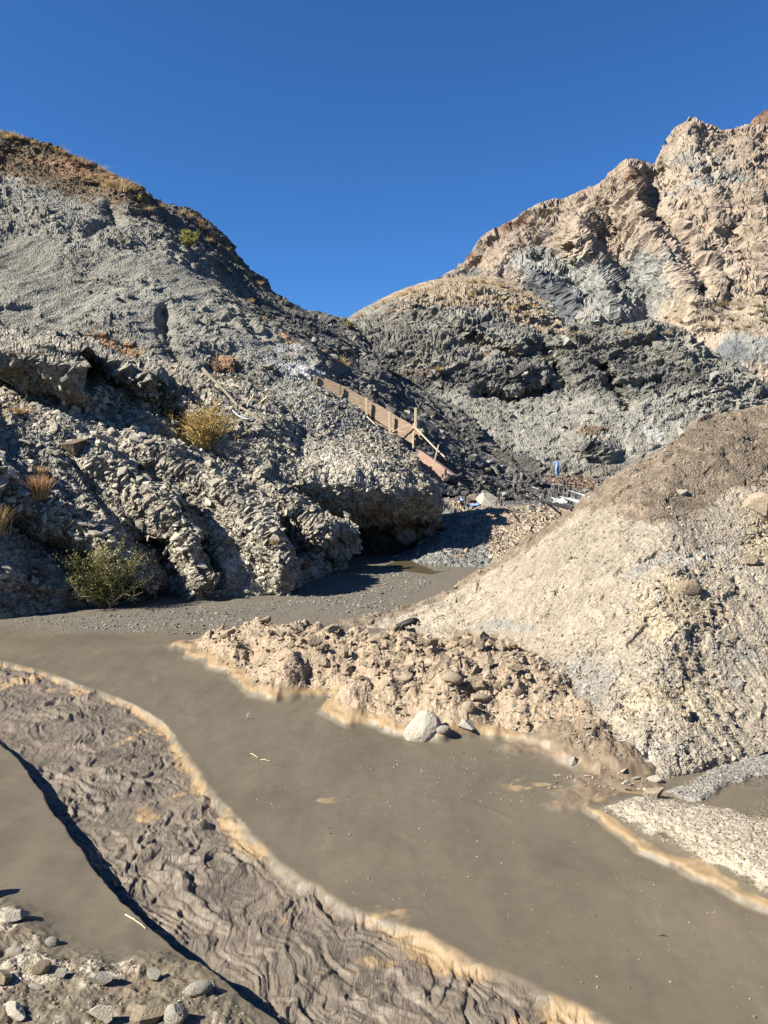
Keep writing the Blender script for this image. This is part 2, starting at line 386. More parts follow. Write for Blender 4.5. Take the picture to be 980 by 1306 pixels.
def build_ground():
    rows = [-400, -120, -40, -15, -6, -3, -1, 0.5, 1.5, 2.3, 3.0, 3.6, 4.1, 4.5]
    py = np.arange(1400, 716, -1.15); rows += list(4*F0/(py-600.)*1.0)
    rows += list(34.0*1.06**np.arange(1, 30)) + [250, 330, 450, 700, 1200, 2500, 6000]
    Y = np.array(sorted(rows))
    c = np.arange(-200, 1185, 1.25); u = (c-490)/F0
    out = np.array([.8, 1.0, 1.3, 1.8, 2.6, 4, 7, 12, 25])
    u = np.concatenate([-out[::-1], u, out])
    Yw = np.where(Y < 6, 3.5+np.clip(Y, -400, 6)*.415, Y); Yw = np.maximum(Yw, 3.5); Yw = np.where(Y < -10, np.abs(Y)+3.5, Yw)
    X = Yw[:, None]*u[None]; YY = np.repeat(Y[:, None], len(u), 1)
    z = np.zeros_like(X)
    p3 = np.stack([X, YY, 0*X], -1).astype(np.float32)
    # line wobble
    wob = .045*fbm(p3*2.2, 4, 5)+.03*fbm(p3*.6, 2, 9)
    dT, sT, parT = seg_dist(X, YY, T_LINE); dT = dT*sT+wob*.8      # sign: left of direction (away side) positive
    dN, sN, parN = seg_dist(X, YY, N_LINE); dN = dN*sN+wob*.7
    # far river reach: gently wavy
    z += .02*fbm(p3*.5, 3, 1)+.006*fbm(p3*2.5, 3, 2)*sst(2, 14, YY)
    # small stepped flow fronts on the mud terrace
    st = fbm(p3*np.array([.35, .5, 1], np.float32)+.3*fbm(p3*1.1, 2, 3)[..., None], 3, 21)
    z += .008*sst(.0, .4, st)
    wf = (.34+.5*sst(15, 8.5, YY))*(1+.6*fbm(p3*.9+3, 3, 95))
    chan = sst(.04, -.10, dT/wf)*sst(-.02, .04, dN)
    bankw = sst(.10, -.20, dT)
    zc = -.08-.07*sst(-.1, -1.3, dT)*sst(1.2, .0, dN)-.02*sst(0, -1, dT)
    # wrinkles in channel: stacked flow lobes, flutes along the flow
    fd = np.array([.62, -.78]); s_ = X*fd[0]+YY*fd[1]; t_ = X*fd[1]-YY*fd[0]
    q = np.stack([s_*.8, t_*2.2, 0*s_], -1).astype(np.float32)
    wa = fbm(p3*.55, 3, 41); wb = fbm(p3*1.6, 3, 42); wc_ = fbm(p3*1.0, 3, 39)
    q[..., 0] += .9*wa+.2*wb; q[..., 1] += .85*wc_+.16*wb
    def fold(x): return np.abs(x)*2.4
    w1 = fold(perlin(q*np.array([.8, 1.1, 1], np.float32), 43))
    w2 = fold(perlin(q*np.array([1.3, 3.0, 1], np.float32)+3.3, 44))
    w3 = fold(perlin(q*np.array([2.6, 7.0, 1], np.float32)+7.3, 45))*(.15+1.1*sst(-.25, .35, fbm(p3*1.4+4, 2, 38)))
    w4 = fold(perlin(q*np.array([4.0, 18.0, 1], np.float32)+9.3, 46))
    ph = s_*1.1+1.9*fbm(p3*.9, 3, 47); saw = (ph-np.floor(ph)); saw = np.where(saw < .9, (saw/.9)**1.5, (1-saw)/.1)
    ph2 = s_*3.1+2.2*fbm(p3*1.9, 3, 48); saw2 = (ph2-np.floor(ph2)); saw2 = np.where(saw2 < .86, (saw2/.86)**1.5, (1-saw2)/.14)
    amp = .45+.8*sst(-.45, .45, fbm(p3*.7, 2, 49))
    wr = (.016*facet(q*np.array([1.3, 2.2, 1], np.float32), 37, .5, .8)+.010*facet(q*np.array([3.0, 5.0, 1], np.float32), 36, .5, .8)+.032*w1+.018*w2+.011*w3+.0045*w4+.026*saw+.014*saw2*sst(-.2, .2, wb)+.02*sst(.15, .3, perlin(q*np.array([3, 4, 1], np.float32), 34)))*amp
    z = z+(zc+wr-.04-z)*chan
    # T bank rounded lip and beach
    lip = np.exp(-((dT-.03)/.09)**2)*.006*(1+.7*fbm(p3*3, 2, 50)); z += lip
    # near bank: smooth mud shelf a little higher, crisp edge
    near = sst(-.035, .02, -dN)
    z = np.where(dN < .05, z*(1-near)+near*(.06+.03*fbm(p3*.8, 3, 60)+.05*sst(.0, 1.6, -dN)), z)
    z += near*.010*sst(.0, .4, fbm(p3*.6+5, 3, 61))
    nr = sdf(X, YY, NEARROCK); nrm = sst(-.25, .25, nr+.15*fbm(p3*2, 3, 62))
    z += nrm*(.05+.05*fbm(p3*2.5, 4, 63)+.015*ridged(p3*9, 3, 64))
    z += sst(4.2, .0, YY)*2.3*sst(-40, 0, YY+1e-3*0)+np.where(YY <= -6, 0, 0)
    # rubble bar
    rb = sdf(X, YY, RUB)+.18*fbm(p3*1.3, 3, 70)
    rbm = sst(-.02, .12, rb)
    ht = .10*rbm+.33*sst(.0, 1.0, rb)+.22*sst(.5, 1.6, rb)
    clod = .085*facet(p3*2.2+.3*fbm(p3*3, 2, 71)[..., None], 72, .5, .7)+.035*facet(p3*5, 73, .5, .6)+.015*facet(p3*11, 74)+.21*fbm(p3*1.3, 4, 75)
    z += rbm*.02*fbm(p3*4, 3, 77)+ht+clod*sst(.08, .5, rb)+rbm*.012*ridged(p3*6, 3, 76)
    # right bar
    br = sdf(X, YY, BAR)+.10*fbm(p3*1.8, 3, 80)
    brm = sst(-.02, .06, br)
    z += brm*.07+.14*sst(.0, .7, br)+sst(.1, .5, br)*(.02*fbm(p3*3, 3, 81)+.015*facet(p3*12, 82))
    pe = sdf(X, YY, PEB); pem = sst(-.06, .08, pe+.08*fbm(p3*4, 3, 83)); z += pem*.05
    bm = sdf(X, YY, BRM); bmm = sst(-.08, .15, bm+.15*fbm(p3*2, 3, 84)); z += bmm*(.04+.05*np.abs(fbm(p3*2.2, 3, 85)))
    # terrace right of the bars
    terr = sst(0, .5, X-(3.1+.42*(YY-8.6)))*sst(11.5, 8.8, YY-.25*X)
    rightmud = terr
    # sinks beyond the gorge so the hills stand on it
    z = z - 3*sst(40, 55, YY)
    gravel = sst(17.2, 19.5, YY+1.2*fbm(p3*.35, 3, 90)+.10*X)
    gravel = np.maximum(gravel*.9, .55*inside(X, YY, W2([(850, 1020), (905, 1000), (990, 950), (1700, 930), (1700, 1180), (1200, 1080), (1000, 1050), (920, 1033)]))*sst(-.5, .3, fbm(p3*1.5, 3, 98)))
    cl = sst(-.0, .35, rb)
    leftrim = rbm*(1-sst(.10+.12*np.clip(fbm(p3*1.2, 2, 96)+.5, 0, 1), .45, rb))
    ochre = np.exp(-((dT/wf+.10)/.14)**2)*(.62+.9*fbm(p3*.9, 4, 91))+leftrim*.95
    ochre = np.maximum(ochre, chan*sst(.42, .62, fbm(p3*np.array([.8, .8, 1], np.float32)+9, 3, 92))*.9)
    ochre = np.maximum(ochre, brm*(1-sst(.04, .26, br+.1*fbm(p3*3, 2, 97)))*.85)
    ochre = np.maximum(ochre, (.55+.9*fbm(p3*4, 3, 99))*np.maximum.reduce([np.exp(-(((X-a)/w)**2+((YY-b)/h)**2)*1.5) for a, b, w, h in [(-.7, 9.2, .3, .12), (1.9, 9.6, .5, .3), (.05, 6.75, .30, .22), (-.05, 6.2, .35, .16), (.72, 6.05, .22, .3), (-3.0, 8.4, .35, .16), (-2.6, 9.6, .5, .3), (-3.9, 11.4, .35, .2)]]))
    rim = np.exp(-((dT/wf-.02)/.05)**2)*np.clip(.22+1.3*fbm(p3*.45, 3, 93)+.3*sst(8, 12, YY), 0, .8)
    salt = sst(.1, .5, br)*.9+brm*.1
    slate = pem*.9
    brownmud = np.maximum(bmm*.9, rbm*(1-sst(.15, .5, rb))*sst(2.0, 3.2, X-.0)*.9)
    brownmud = np.maximum(brownmud, nrm*.42); salt = np.maximum(salt, nrm*.55*sst(-.1, .3, fbm(p3*1.1, 3, 94)))
    at = dict(chan=np.clip(chan, 0, 1), ochre=np.clip(ochre, 0, 1), rim=np.clip(rim, 0, 1), gravel=gravel, clod=cl*sst(.2, .7, rb+.2), salt=salt, slate=slate, brownmud=brownmud)
    G = np.stack([X, YY, z], -1)
    o = mesh_np('ground', G.reshape(-1, 3), grid_faces(*X.shape), M_ground, at, smooth=True)
    tag(o, kind='structure')
    return o
ground = build_ground()

# ------------------------------------------------------------------ HILL PATCHES
def ridge_tent(px, py, line, w, pw=1.3):
    d, s, par = seg_dist(px, py, line); return np.clip(1-d/w, 0, 1)**pw

def patch(name, rows, us, seg, mat, disp, masks, pull=None, kind='structure'):
    G, t = loft(rows, us, seg)
    px, py = proj(G)
    if pull is not None:                       # move points towards / away from the viewer's side of the hill: spurs and gullies, in metres
        dv = pull(px, py, G); view = G-np.array([0, 0, CAMZ]); view /= np.linalg.norm(view, axis=-1, keepdims=True)
        G = G-view*dv[..., None]
    N = normals(G); N = np.where((N[..., 1:2] > 0), -N, N)
    # fade displacement on hidden back rows
    d = disp(G.astype(np.float32), N, px, py, t[:, None]+0*px)
    G = G+(N*d[..., None] if d.ndim == 2 else d)
    at = masks(G.astype(np.float32), px, py, N)
    o = mesh_np(name, G.reshape(-1, 3), grid_faces(*G.shape[:2]), mat, at, smooth=False)
    tag(o, kind=kind)
    return o, G, N, px, py

def base_up(row, dY, dpy): return [(a[0], a[1]+dpy, a[2]+dY)+tuple(a[3:]) for a in row]

# --- A: big grey hill on the left
cA = [-320, -100, 0, 100, 200, 300, 400, 450, 520, 600, 690]
A0 = rowz(cA, [520, 500, 490, 490, 500, 515, 530, 570, 625, 640, 650], [40, 42, 44, 45, 46, 47, 49, 50, 52, 55, 58])
A1 = rowz(cA, [420, 420, 425, 430, 440, 455, 475, 500, 545, 590, 612], [48, 50, 51, 52, 53, 54, 56, 57, 58, 60, 63])
A2 = rowz(cA, [300, 310, 320, 330, 350, 395, 440, 468, 515, 560, 607], [60, 62, 63, 64, 65, 66, 66, 66, 66, 66, 66])
A3 = rowz(cA, [190, 200, 210, 228, 280, 372, 432, 455, 500, 545, 604], [78, 80, 80, 80, 80, 78, 76, 75, 74, 72, 70])
A4 = [(-320, 110, 84), (-100, 150, 86), (0, 169, 86), (50, 181, 87), (100, 202, 88), (150, 224, 90), (178, 243, 91), (215, 263, 93), (245, 273, 94), (275, 301, 95), (310, 340, 96), (345, 374, 96), (385, 397, 96), (430, 407, 94), (462, 430, 92), (480, 478, 88), (540, 507, 82), (600, 537, 76), (650, 580, 72), (690, 606, 70)]
A5 = base_up(A4, 12, 30); A6 = base_up(A4, 40, 260)
usA = np.concatenate([np.arange(-320, -20, 6), np.arange(-20, 692, 1.25)])
def dispA(G, N, px, py, t):
    back = sst(4.6, 4.05, t)
    x = rot(G, 0, 25, (.16, .16, .45)); y = rot(G, 10, 25, (.5, .5, 1.4))
    upper = np.clip(sst(2.55, 3.2, t+.25*fbm(G*.07, 2, 3))+blob(px, py, 150, 240, 90, 45)+sst(-60, 10, px-(300+.55*(py-300)))*sst(2.0, 2.4, t), 0, 1)
    low = sst(1.5, .8, t)
    patchy = sst(-.05, .35, fbm(G*.11, 3, 8))
    rough = np.clip(.06+.8*upper+.25*low+.38*patchy*(1-upper), 0, 1.2)
    d = 1.0*fbm(G*.07, 3, 11)
    d = d+rough*(.55*facet(x*1.3, 12, .4, 1.0)+.38*facet(y, 13, .4, 1.0)+.20*facet(rot(G, 5, 25, (1.3, 1.3, 3.0)), 14))
    d = d+(.03+.12*rough)*ridged(y*2.0, 3, 15)*.5+.05*facet(G*2.6, 16)*(.3+rough)
    d = d+(.10+.9*sst(-.2, .3, fbm(G*.10, 3, 18)))*(1-.6*upper)*(.34*sst(.12, .42, perlin(rot(G, 0, 25, (.9, .9, 1.8)), 9))+.16*sst(.15, .4, perlin(rot(G, 0, 25, (2.1, 2.1, 4)), 10)))
    # down-slope rills on the smooth grey face
    d = d+.35*(1-upper)*ridged(rot(G, -25, 0, (.35, .12, .12)), 3, 17)*.6
    return d*back
def pullA(px, py, G):
    # gullies seen as dark breaks in the face, crest spur towards the right flank
    v = 0
    v = v-2.2*ridge_tent(px, py, [(210, 400), (212, 440), (240, 480)], 14)
    v = v-2.5*ridge_tent(px, py, [(140, 272), (150, 292), (120, 300)], 16)
    v = v+3.5*ridge_tent(px, py, [(170, 250), (215, 300), (270, 340), (330, 385), (380, 420), (410, 460)], 46)
    v = v-4.0*ridge_tent(px, py, [(200, 262), (260, 305), (310, 355), (360, 395), (440, 425), (455, 460)], 26)
    v = v+2.0*ridge_tent(px, py, [(90, 420), (160, 430), (250, 470)], 30)
    v = v-1.0*ridge_tent(px, py, [(0, 395), (40, 393)], 10)
    return v
def maskA(G, px, py, N):
    n1 = fbm(G*.25, 3, 19)
    brown = np.clip(blob(px, py, 110, 226, 120, 30, 22)*1.1+.5*blob(px, py, 30, 205, 90, 35), 0, 1)
    rust = np.clip(.95*blob(px, py, 95, 215, 60, 14, 15)+.8*blob(px, py, 150, 235, 22, 14)+1.0*blob(px, py, 285, 470, 28, 14)+.7*blob(px, py, 130, 440, 70, 20, 12)+.9*blob(px, py, 370, 436, 14, 10), 0, 1)
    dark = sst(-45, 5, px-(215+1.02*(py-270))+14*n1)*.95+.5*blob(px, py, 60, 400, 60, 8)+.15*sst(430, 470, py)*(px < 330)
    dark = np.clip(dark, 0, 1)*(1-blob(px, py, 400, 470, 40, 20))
    pale = np.clip(.95*blob(px, py, 385, 478, 34, 12)+.45*blob(px, py, 360, 455, 50, 25)+.5*blob(px, py, 620, 585, 30, 18), 0, 1)
    return dict(brown=brown, rust=rust, dark=dark, pale=pale)
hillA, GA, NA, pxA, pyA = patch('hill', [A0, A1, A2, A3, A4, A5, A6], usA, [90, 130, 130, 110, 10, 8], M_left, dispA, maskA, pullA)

# --- B: broken stony slope down to the stream, left
cB = [-300, -100, 0, 60, 120, 180, 240, 300, 350, 400, 440]
def foot(pxs, pys, z=-.25):
    out = []
    for a, b in zip(pxs, pys):
        if z > -.27: Y = float(PZ(a, b, 0)[1]); out.append((a, 600+(CAMZ-z)*F0/Y*1.0, Y))
        else: out.append((a, b, PZ(a, b, z)[1]))
    return out
B0 = foot(cB, [815, 798, 793, 782, 774, 770, 768, 766, 760, 736, 722])
B1 = rowz(cB, [640, 670, 700, 710, 715, 715, 715, 715, 718, 718, 705], [19.8, 20.6, 21.9, 22.9, 24.0, 24.6, 24.9, 25.2, 25.8, 28.3, 31])
B2 = rowz(cB, [540, 580, 620, 630, 640, 645, 650, 655, 664, 695, 692], [21.3, 22.4, 24.4, 25.2, 25.9, 26.5, 26.9, 27.3, 27.8, 29.4, 32])
B3 = rowz(cB, [450, 490, 540, 545, 552, 565, 582, 600, 625, 670, 678], [24.5, 26, 27.5, 28, 28.5, 29, 29.3, 29.6, 29.5, 29.5, 31])
B4 = rowz(cB, [460, 500, 540, 542, 556, 580, 594, 606, 635, 680, 700], [28, 30, 31, 31.5, 32, 32.3, 32, 31.8, 31.6, 32, 33])
B5 = rowz(cB, [410, 430, 448, 452, 465, 488, 508, 520, 545, 600, 660], [32, 33, 33.7, 34.2, 34.8, 35.2, 35.4, 35.6, 35.8, 36, 36])
B6 = rowz(cB, [400, 425, 438, 442, 452, 470, 485, 496, 520, 580, 650], [38, 39, 40, 40, 41, 41, 41, 41, 41, 40, 39])
B7 = base_up(B6, 6, 60)
usB = np.concatenate([np.arange(-300, -30, 4), np.arange(-30, 442, 1.15)])
def dispB(G, N, px, py, t):
    lo = sst(.0, .25, t)*sst(6.6, 6, t)
    q = rot(G, 30, 20, (1, 1, 2.2))
    d = .3*fbm(G*.25, 3, 31)+.16*facet(q*.45, 36, .4)+.13*facet(q*.9, 32, .4)+.10*facet(q*1.9, 33, .4)+.06*facet(q*3.8, 34)+.03*facet(q*7, 35)
    # diagonal spurs and gullies falling to the right
    g = ridged(rot(G, -38, 0, (.10, .42, .10)), 2, 37)
    d = d+.45*g*sst(.8, 1.6, t)
    return d*lo
def pullB(px, py, G):
    v = 2.0*ridge_tent(px, py, [(60, 500), (130, 525), (190, 560), (260, 600), (330, 660), (372, 735)], 40)
    v = v-2.4*ridge_tent(px, py, [(130, 505), (175, 530), (240, 575), (300, 605), (360, 665), (410, 715)], 26)
    v = v+1.8*ridge_tent(px, py, [(-60, 600), (0, 625), (60, 650), (120, 690), (180, 745)], 40)
    v = v-1.3*ridge_tent(px, py, [(-20, 650), (60, 690), (130, 735), (190, 762)], 30)
    v = v-3.6*ridge_tent(px, py, [(-60, 480), (10, 490), (60, 505), (110, 530), (160, 545)], 26)
    v = v-3.3*ridge_tent(px, py, [(120, 470), (180, 500), (230, 545), (240, 560)], 26)
    v = v+2.8*ridge_tent(px, py, [(-20, 458), (40, 464), (100, 482)], 20)+2.6*ridge_tent(px, py, [(60, 450), (130, 460), (190, 490)], 18)
    v = v+1.2*ridge_tent(px, py, [(205, 640), (240, 690), (255, 745)], 30)-1.3*ridge_tent(px, py, [(190, 690), (215, 740), (215, 760)], 18)-1.2*ridge_tent(px, py, [(262, 690), (275, 735)], 14)
    v = v-1.2*ridge_tent(px, py, [(150, 580), (200, 610), (260, 660)], 16)+.9*ridge_tent(px, py, [(120, 590), (170, 620), (210, 660)], 20)
    return v
def maskB(G, px, py, N):
    n = fbm(G*.5, 3, 38)
    brown = np.clip(.75*blob(px, py, 20, 535, 70, 22)+.55*blob(px, py, 60, 760, 110, 26), 0, 1)
    dark = np.clip(sst(540, 500, py-.14*px+20*n)*.4+.45*blob(px, py, 30, 740, 110, 45), 0, 1)
    greyg = np.clip(.95*blob(px, py, 50, 620, 110, 55)+.4*sst(520, 480, py)+.6*blob(px, py, 330, 540, 60, 40), 0, 1)
    pale = np.clip(.65*blob(px, py, 270, 710, 90, 55)+.5*blob(px, py, 90, 550, 90, 22), 0, 1)
    return dict(brown=brown, dark=dark, greyg=greyg, pale=pale)
hillB, GB, NB, pxB, pyB = patch('slope', [B0, B1, B2, B3, B4, B5, B6, B7], usB, [70, 75, 80, 24, 70, 26, 6], M_bank, dispB, maskB, pullB)

# --- C: mound that carries the timber chute
cC = [230, 300, 340, 400, 450, 500, 530, 552, 566]
C0 = foot(cC, [745, 735, 728, 722, 720, 720, 712, 702, 690], -.3)
def rk(pxs, pys, Ys): return [(a, b, c, k) for a, b, c, k in zip(pxs, pys, Ys, cC)]
C0 = [(a, b, c, k) for (a, b, c), k in zip(C0, cC)]
C1 = rk([230, 300, 340, 400, 450, 500, 530, 550, 562], [680, 680, 676, 676, 676, 676, 674, 670, 662], [33.2, 33.6, 34.8, 35.6, 35.7, 35.7, 35.9, 36.0, 36.4])
C2 = rk([230, 300, 340, 400, 450, 500, 530, 548, 558], [604, 604, 608, 612, 616, 624, 630, 634, 642], [32.2, 32.5, 32.9, 33.0, 33.1, 33.4, 33.9, 34.6, 35.8])
C3 = rk([230, 300, 340, 400, 450, 497, 522, 540, 552], [550, 545, 545, 548, 556, 576, 596, 612, 630], [35, 35.4, 35.7, 36, 36.3, 36, 35.8, 35.6, 36.2])
C4 = rk([230, 300, 340, 400, 450, 494, 514, 528, 545], [505, 502, 496, 490, 514, 548, 566, 588, 622], [38.5, 39.5, 40, 40, 39.5, 39, 38, 37.2, 37])
C5 = rk([230, 300, 340, 400, 450, 494, 516, 530, 548], [508, 505, 500, 498, 526, 570, 605, 640, 690], [40, 41, 41.5, 41.5, 40.6, 40, 38.8, 38, 37.5])
C6 = rk([230, 300, 340, 400, 450, 496, 520, 534, 552], [560, 560, 560, 570, 600, 640, 660, 690, 720], [44, 44, 44, 44, 43, 41.5, 40, 39, 38])
usC = np.arange(230, 567, 1.1)
def dispC(G, N, px, py, t):
    lo = sst(.0, .2, t); q = rot(G, 20, 30, (1, 1, 2.0))
    smooth = blob(px, py, 425, 590, 55, 24, 20)
    steep = sst(620, 660, py)
    d = .25*fbm(G*.3, 3, 51)+(1-.75*smooth)*(.10*facet(q*.9, 52)+.09*facet(q*2, 53)+.055*facet(q*4.2, 54)+.03*facet(q*8, 55))+.25*steep*facet(q*.7, 56)
    rl = ridged(rot(G, -12, 0, (.9, .15, .15)), 2, 57)
    d = d+.14*rl*sst(560, 620, py)
    return d*lo*sst(6, 5.2, t)
def pullC(px, py, G):
    return -1.0*ridge_tent(px, py, [(300, 690), (350, 682), (420, 695), (500, 700), (560, 680)], 34, .8)+.5*ridge_tent(px, py, [(350, 600), (430, 640), (470, 650)], 30)
def maskC(G, px, py, N):
    n = fbm(G*.6, 3, 58)
    dark = np.clip(.9*sst(655, 690, py+15*n), 0, 1)  # undercut shade painted into the colour: mound base blackened below the overhang
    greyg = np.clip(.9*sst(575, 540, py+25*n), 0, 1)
    brown = np.clip(.8*blob(px, py, 400, 500, 40, 10, 30)+.5*blob(px, py, 510, 660, 50, 30), 0, 1)
    pale = np.clip(.9*blob(px, py, 430, 590, 60, 28, 20)+.3*sst(580, 600, py)*sst(660, 630, py), 0, 1)
    return dict(brown=brown, dark=dark, greyg=greyg, pale=pale)
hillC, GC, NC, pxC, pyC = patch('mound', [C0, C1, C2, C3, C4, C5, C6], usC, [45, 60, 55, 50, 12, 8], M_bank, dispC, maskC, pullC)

# --- V: valley floor behind
cV = [470, 520, 560, 600, 640, 680, 740, 820, 920, 1040, 1200]
V0 = foot(cV, [732, 730, 734, 740, 742, 742, 742, 742, 742, 742, 742], -.35)
V1 = rowz(cV, [738, 730, 712, 704, 698, 694, 690, 690, 690, 690, 690], [32, 32.2, 33, 34, 34.8, 35.2, 35.5, 36, 36, 36, 36])
V2 = rowz(cV, [722, 700, 668, 655, 650, 648, 646, 645, 645, 645, 645], [36, 37, 40, 41, 41.5, 42, 42.5, 43, 43, 43, 43])
V3 = rowz(cV, [712, 680, 655, 647, 644, 643, 641, 640, 640, 640, 640], [40, 42, 46, 48, 49, 50, 50, 50, 50, 50, 50])
V4 = rowz(cV, [640, 635, 632, 630, 622, 616, 611, 611, 611, 611, 611], [52, 54, 57, 62, 70, 78, 86, 88, 88, 88, 88])
V5 = rowz(cV, [620, 612, 606, 602, 600, 600, 599, 598, 598, 598, 598], [102]*11)
usV = np.arange(470, 1200, 1.3)
def dispV(G, N, px, py, t):
    rock = sst(2.6, 3.3, t)
    d = .15*fbm(G*.3, 3, 61)+.05*facet(G*2.2, 62)+.03*facet(G*5, 66)+rock*(.5*facet(rot(G, -20, 10, (.4, .25, .5)), 63)+.3*facet(G*.9, 64)+.12*facet(G*2, 65))+.12*sst(1.05, 1.4, t)*facet(G*1.4, 67)*sst(2.4, 2, t)
    return d*sst(0, .2, t)
def maskV(G, px, py, N):
    n = fbm(G*.4, 3, 68)
    beige = sst(640, 652, py+6*n)*sst(-10, 15, px-575-.85*(py-650)+20*n)*.95
    greyg = sst(15, -10, px-575-.85*(py-650)+20*n)*sst(640, 660, py)*.95
    rust = np.clip(.9*blob(px, py, 735, 617, 50, 9, 8)+.3*blob(px, py, 650, 640, 30, 8), 0, 1)
    dark = np.clip(.6*blob(px, py, 610, 620, 60, 14, 15)+.5*blob(px, py, 730, 628, 60, 10), 0, 1)
    return dict(beige=beige, greyg=greyg, rust=rust, dark=dark)
hillV, GV, NV, pxV, pyV = patch('valley_floor', [V0, V1, V2, V3, V4, V5], usV, [22, 70, 14, 40, 14], M_val, dispV, maskV)

# --- D: middle hill with dark crags
cD = [360, 450, 500, 560, 620, 660, 700, 740, 800, 860, 910, 960, 1000, 1150, 1350]
D0 = rowz(cD, [625, 622, 620, 620, 620, 618, 616, 616, 616, 616, 616, 616, 616, 616, 616], [80, 80, 82, 84, 86, 88, 89, 90, 90, 90, 90, 90, 90, 90, 90])
D1 = rowz(cD, [570, 565, 560, 555, 552, 548, 548, 552, 560, 565, 565, 565, 565, 570, 570], [93, 93, 94, 95, 96, 97, 97, 96, 95, 93, 92, 91, 90, 90, 90])
D2 = rowz(cD, [505, 495, 490, 488, 492, 500, 502, 505, 502, 512, 525, 540, 548, 555, 560], [105, 105, 105, 105, 105, 105, 104, 103, 102, 100, 98, 96, 95, 95, 95])
D3 = rowz(cD, [450, 440, 428, 412, 408, 418, 436, 448, 452, 462, 478, 508, 528, 545, 552], [120, 118, 118, 118, 118, 116, 114, 112, 111, 110, 108, 105, 103, 103, 103])
D4 = [(360, 440, 150), (440, 411, 150), (450, 404, 150), (480, 388, 150), (510, 374, 148), (535, 366, 146), (560, 360, 145), (620, 356, 144), (650, 362, 142), (672, 372, 140), (700, 394, 132), (712, 410, 128), (740, 417, 126), (790, 420, 124), (830, 415, 122), (870, 424, 120), (888, 440, 118), (915, 455, 114), (950, 472, 110), (975, 492, 108), (1000, 512, 106), (1150, 535, 106), (1350, 545, 106)]
D5 = base_up(D4, 12, 14); D6 = base_up(D4, 50, 190)
usD = np.concatenate([np.arange(360, 430, 3), np.arange(430, 1000, 1.2), np.arange(1000, 1350, 8)])
def dispD(G, N, px, py, t):
    crag = np.clip(sst(1.75, 2.1, t+.25*fbm(G*.05, 3, 71))*sst(3.75, 3.4, t-.5*sst(690, 720, px)+.3*fbm(G*.04, 2, 72)), 0, 1)
    crag = np.clip(crag*.8+.8*blob(px, py, 760, 570, 24, 18)+.5*blob(px, py, 850, 520, 60, 30), 0, 1)
    x = rot(G, -15, -18, (.13, .13, .36)); y = rot(G, 5, -18, (.33, .33, .8))
    d = .9*fbm(G*.04, 3, 73)+crag*(1.0*facet(x, 74, .45, 1.0)+.75*facet(y, 75, .45, 1.0)+.42*facet(rot(G, 0, -18, (.8, .8, 1.8)), 76)+.2*facet(rot(G, 0, -18, (1.7, 1.7, 3)), 176)+.5*ridged(x*1.5, 3, 77)*.6)
    d = d+.16*facet(G*.9, 78)+.10*facet(G*1.8, 79)+.12*(1-crag)*ridged(rot(G, -10, 0, (.25, .07, .07)), 2, 80)
    d = d+.3*sst(.1, .4, perlin(G*.8, 82))*sst(-.2, .3, fbm(G*.08, 2, 83))
    return d*sst(4.7, 4.05, t)
def pullD(px, py, G):
    v = 2*ridge_tent(px, py, [(455, 445), (520, 450), (600, 470), (680, 475)], 34)
    v = v-3*ridge_tent(px, py, [(690, 440), (720, 490)], 16)+1.5*ridge_tent(px, py, [(640, 460), (665, 490)], 26)
    v = v+5*ridge_tent(px, py, [(500, 395), (560, 400), (620, 425), (660, 440)], 18)-3*ridge_tent(px, py, [(700, 380), (750, 410)], 10)
    v = v+4*ridge_tent(px, py, [(740, 430), (830, 425), (890, 470), (960, 510)], 34)-4*ridge_tent(px, py, [(610, 500), (650, 510), (700, 495)], 12)
    v = v-5*ridge_tent(px, py, [(505, 393), (545, 383)], 8)-4*ridge_tent(px, py, [(770, 470), (800, 520)], 12)
    v = v+2.2*ridge_tent(px, py, [(745, 565), (775, 575)], 20)
    return v
def maskD(G, px, py, N):
    n = fbm(G*.08, 4, 81)
    beige = sst(8, -14, py-(392+.06*(px-520)+.30*np.clip(px-600, 0, 200))+16*n)*sst(735, 700, px)
    beige = np.clip(beige+.45*blob(px, py, 540, 460, 20, 14)+.4*blob(px, py, 500, 470, 30, 12), 0, 1)
    scree = np.clip(sst(495, 520, py+16*n)*sst(610, 570, px*.0+py)*1.0, 0, 1)
    dark = np.clip(.15+.6*n-.4*sst(480, 520, py)+.3*blob(px, py, 655, 475, 32, 20)+.5*blob(px, py, 500, 450, 40, 20)-.5*beige+.6*blob(px, py, 755, 575, 20, 14), 0, 1)
    pale = np.clip(.6*blob(px, py, 830, 555, 40, 8, 40)+.45*blob(px, py, 560, 420, 60, 10)+.4*blob(px, py, 650, 540, 50, 16), 0, 1)
    brown = np.clip(.8*blob(px, py, 750, 550, 24, 10)+.45*blob(px, py, 620, 560, 30, 20)+.6*blob(px, py, 530, 480, 30, 10)+.7*blob(px, py, 740, 610, 60, 8), 0, 1)
    return dict(beige=beige, scree=scree, dark=dark, pale=pale, brown=brown)
hillD, GD, ND, pxD, pyD = patch('hill', [D0, D1, D2, D3, D4, D5, D6], usD, [60, 65, 75, 75, 10, 8], M_mid, dispD, maskD, pullD)

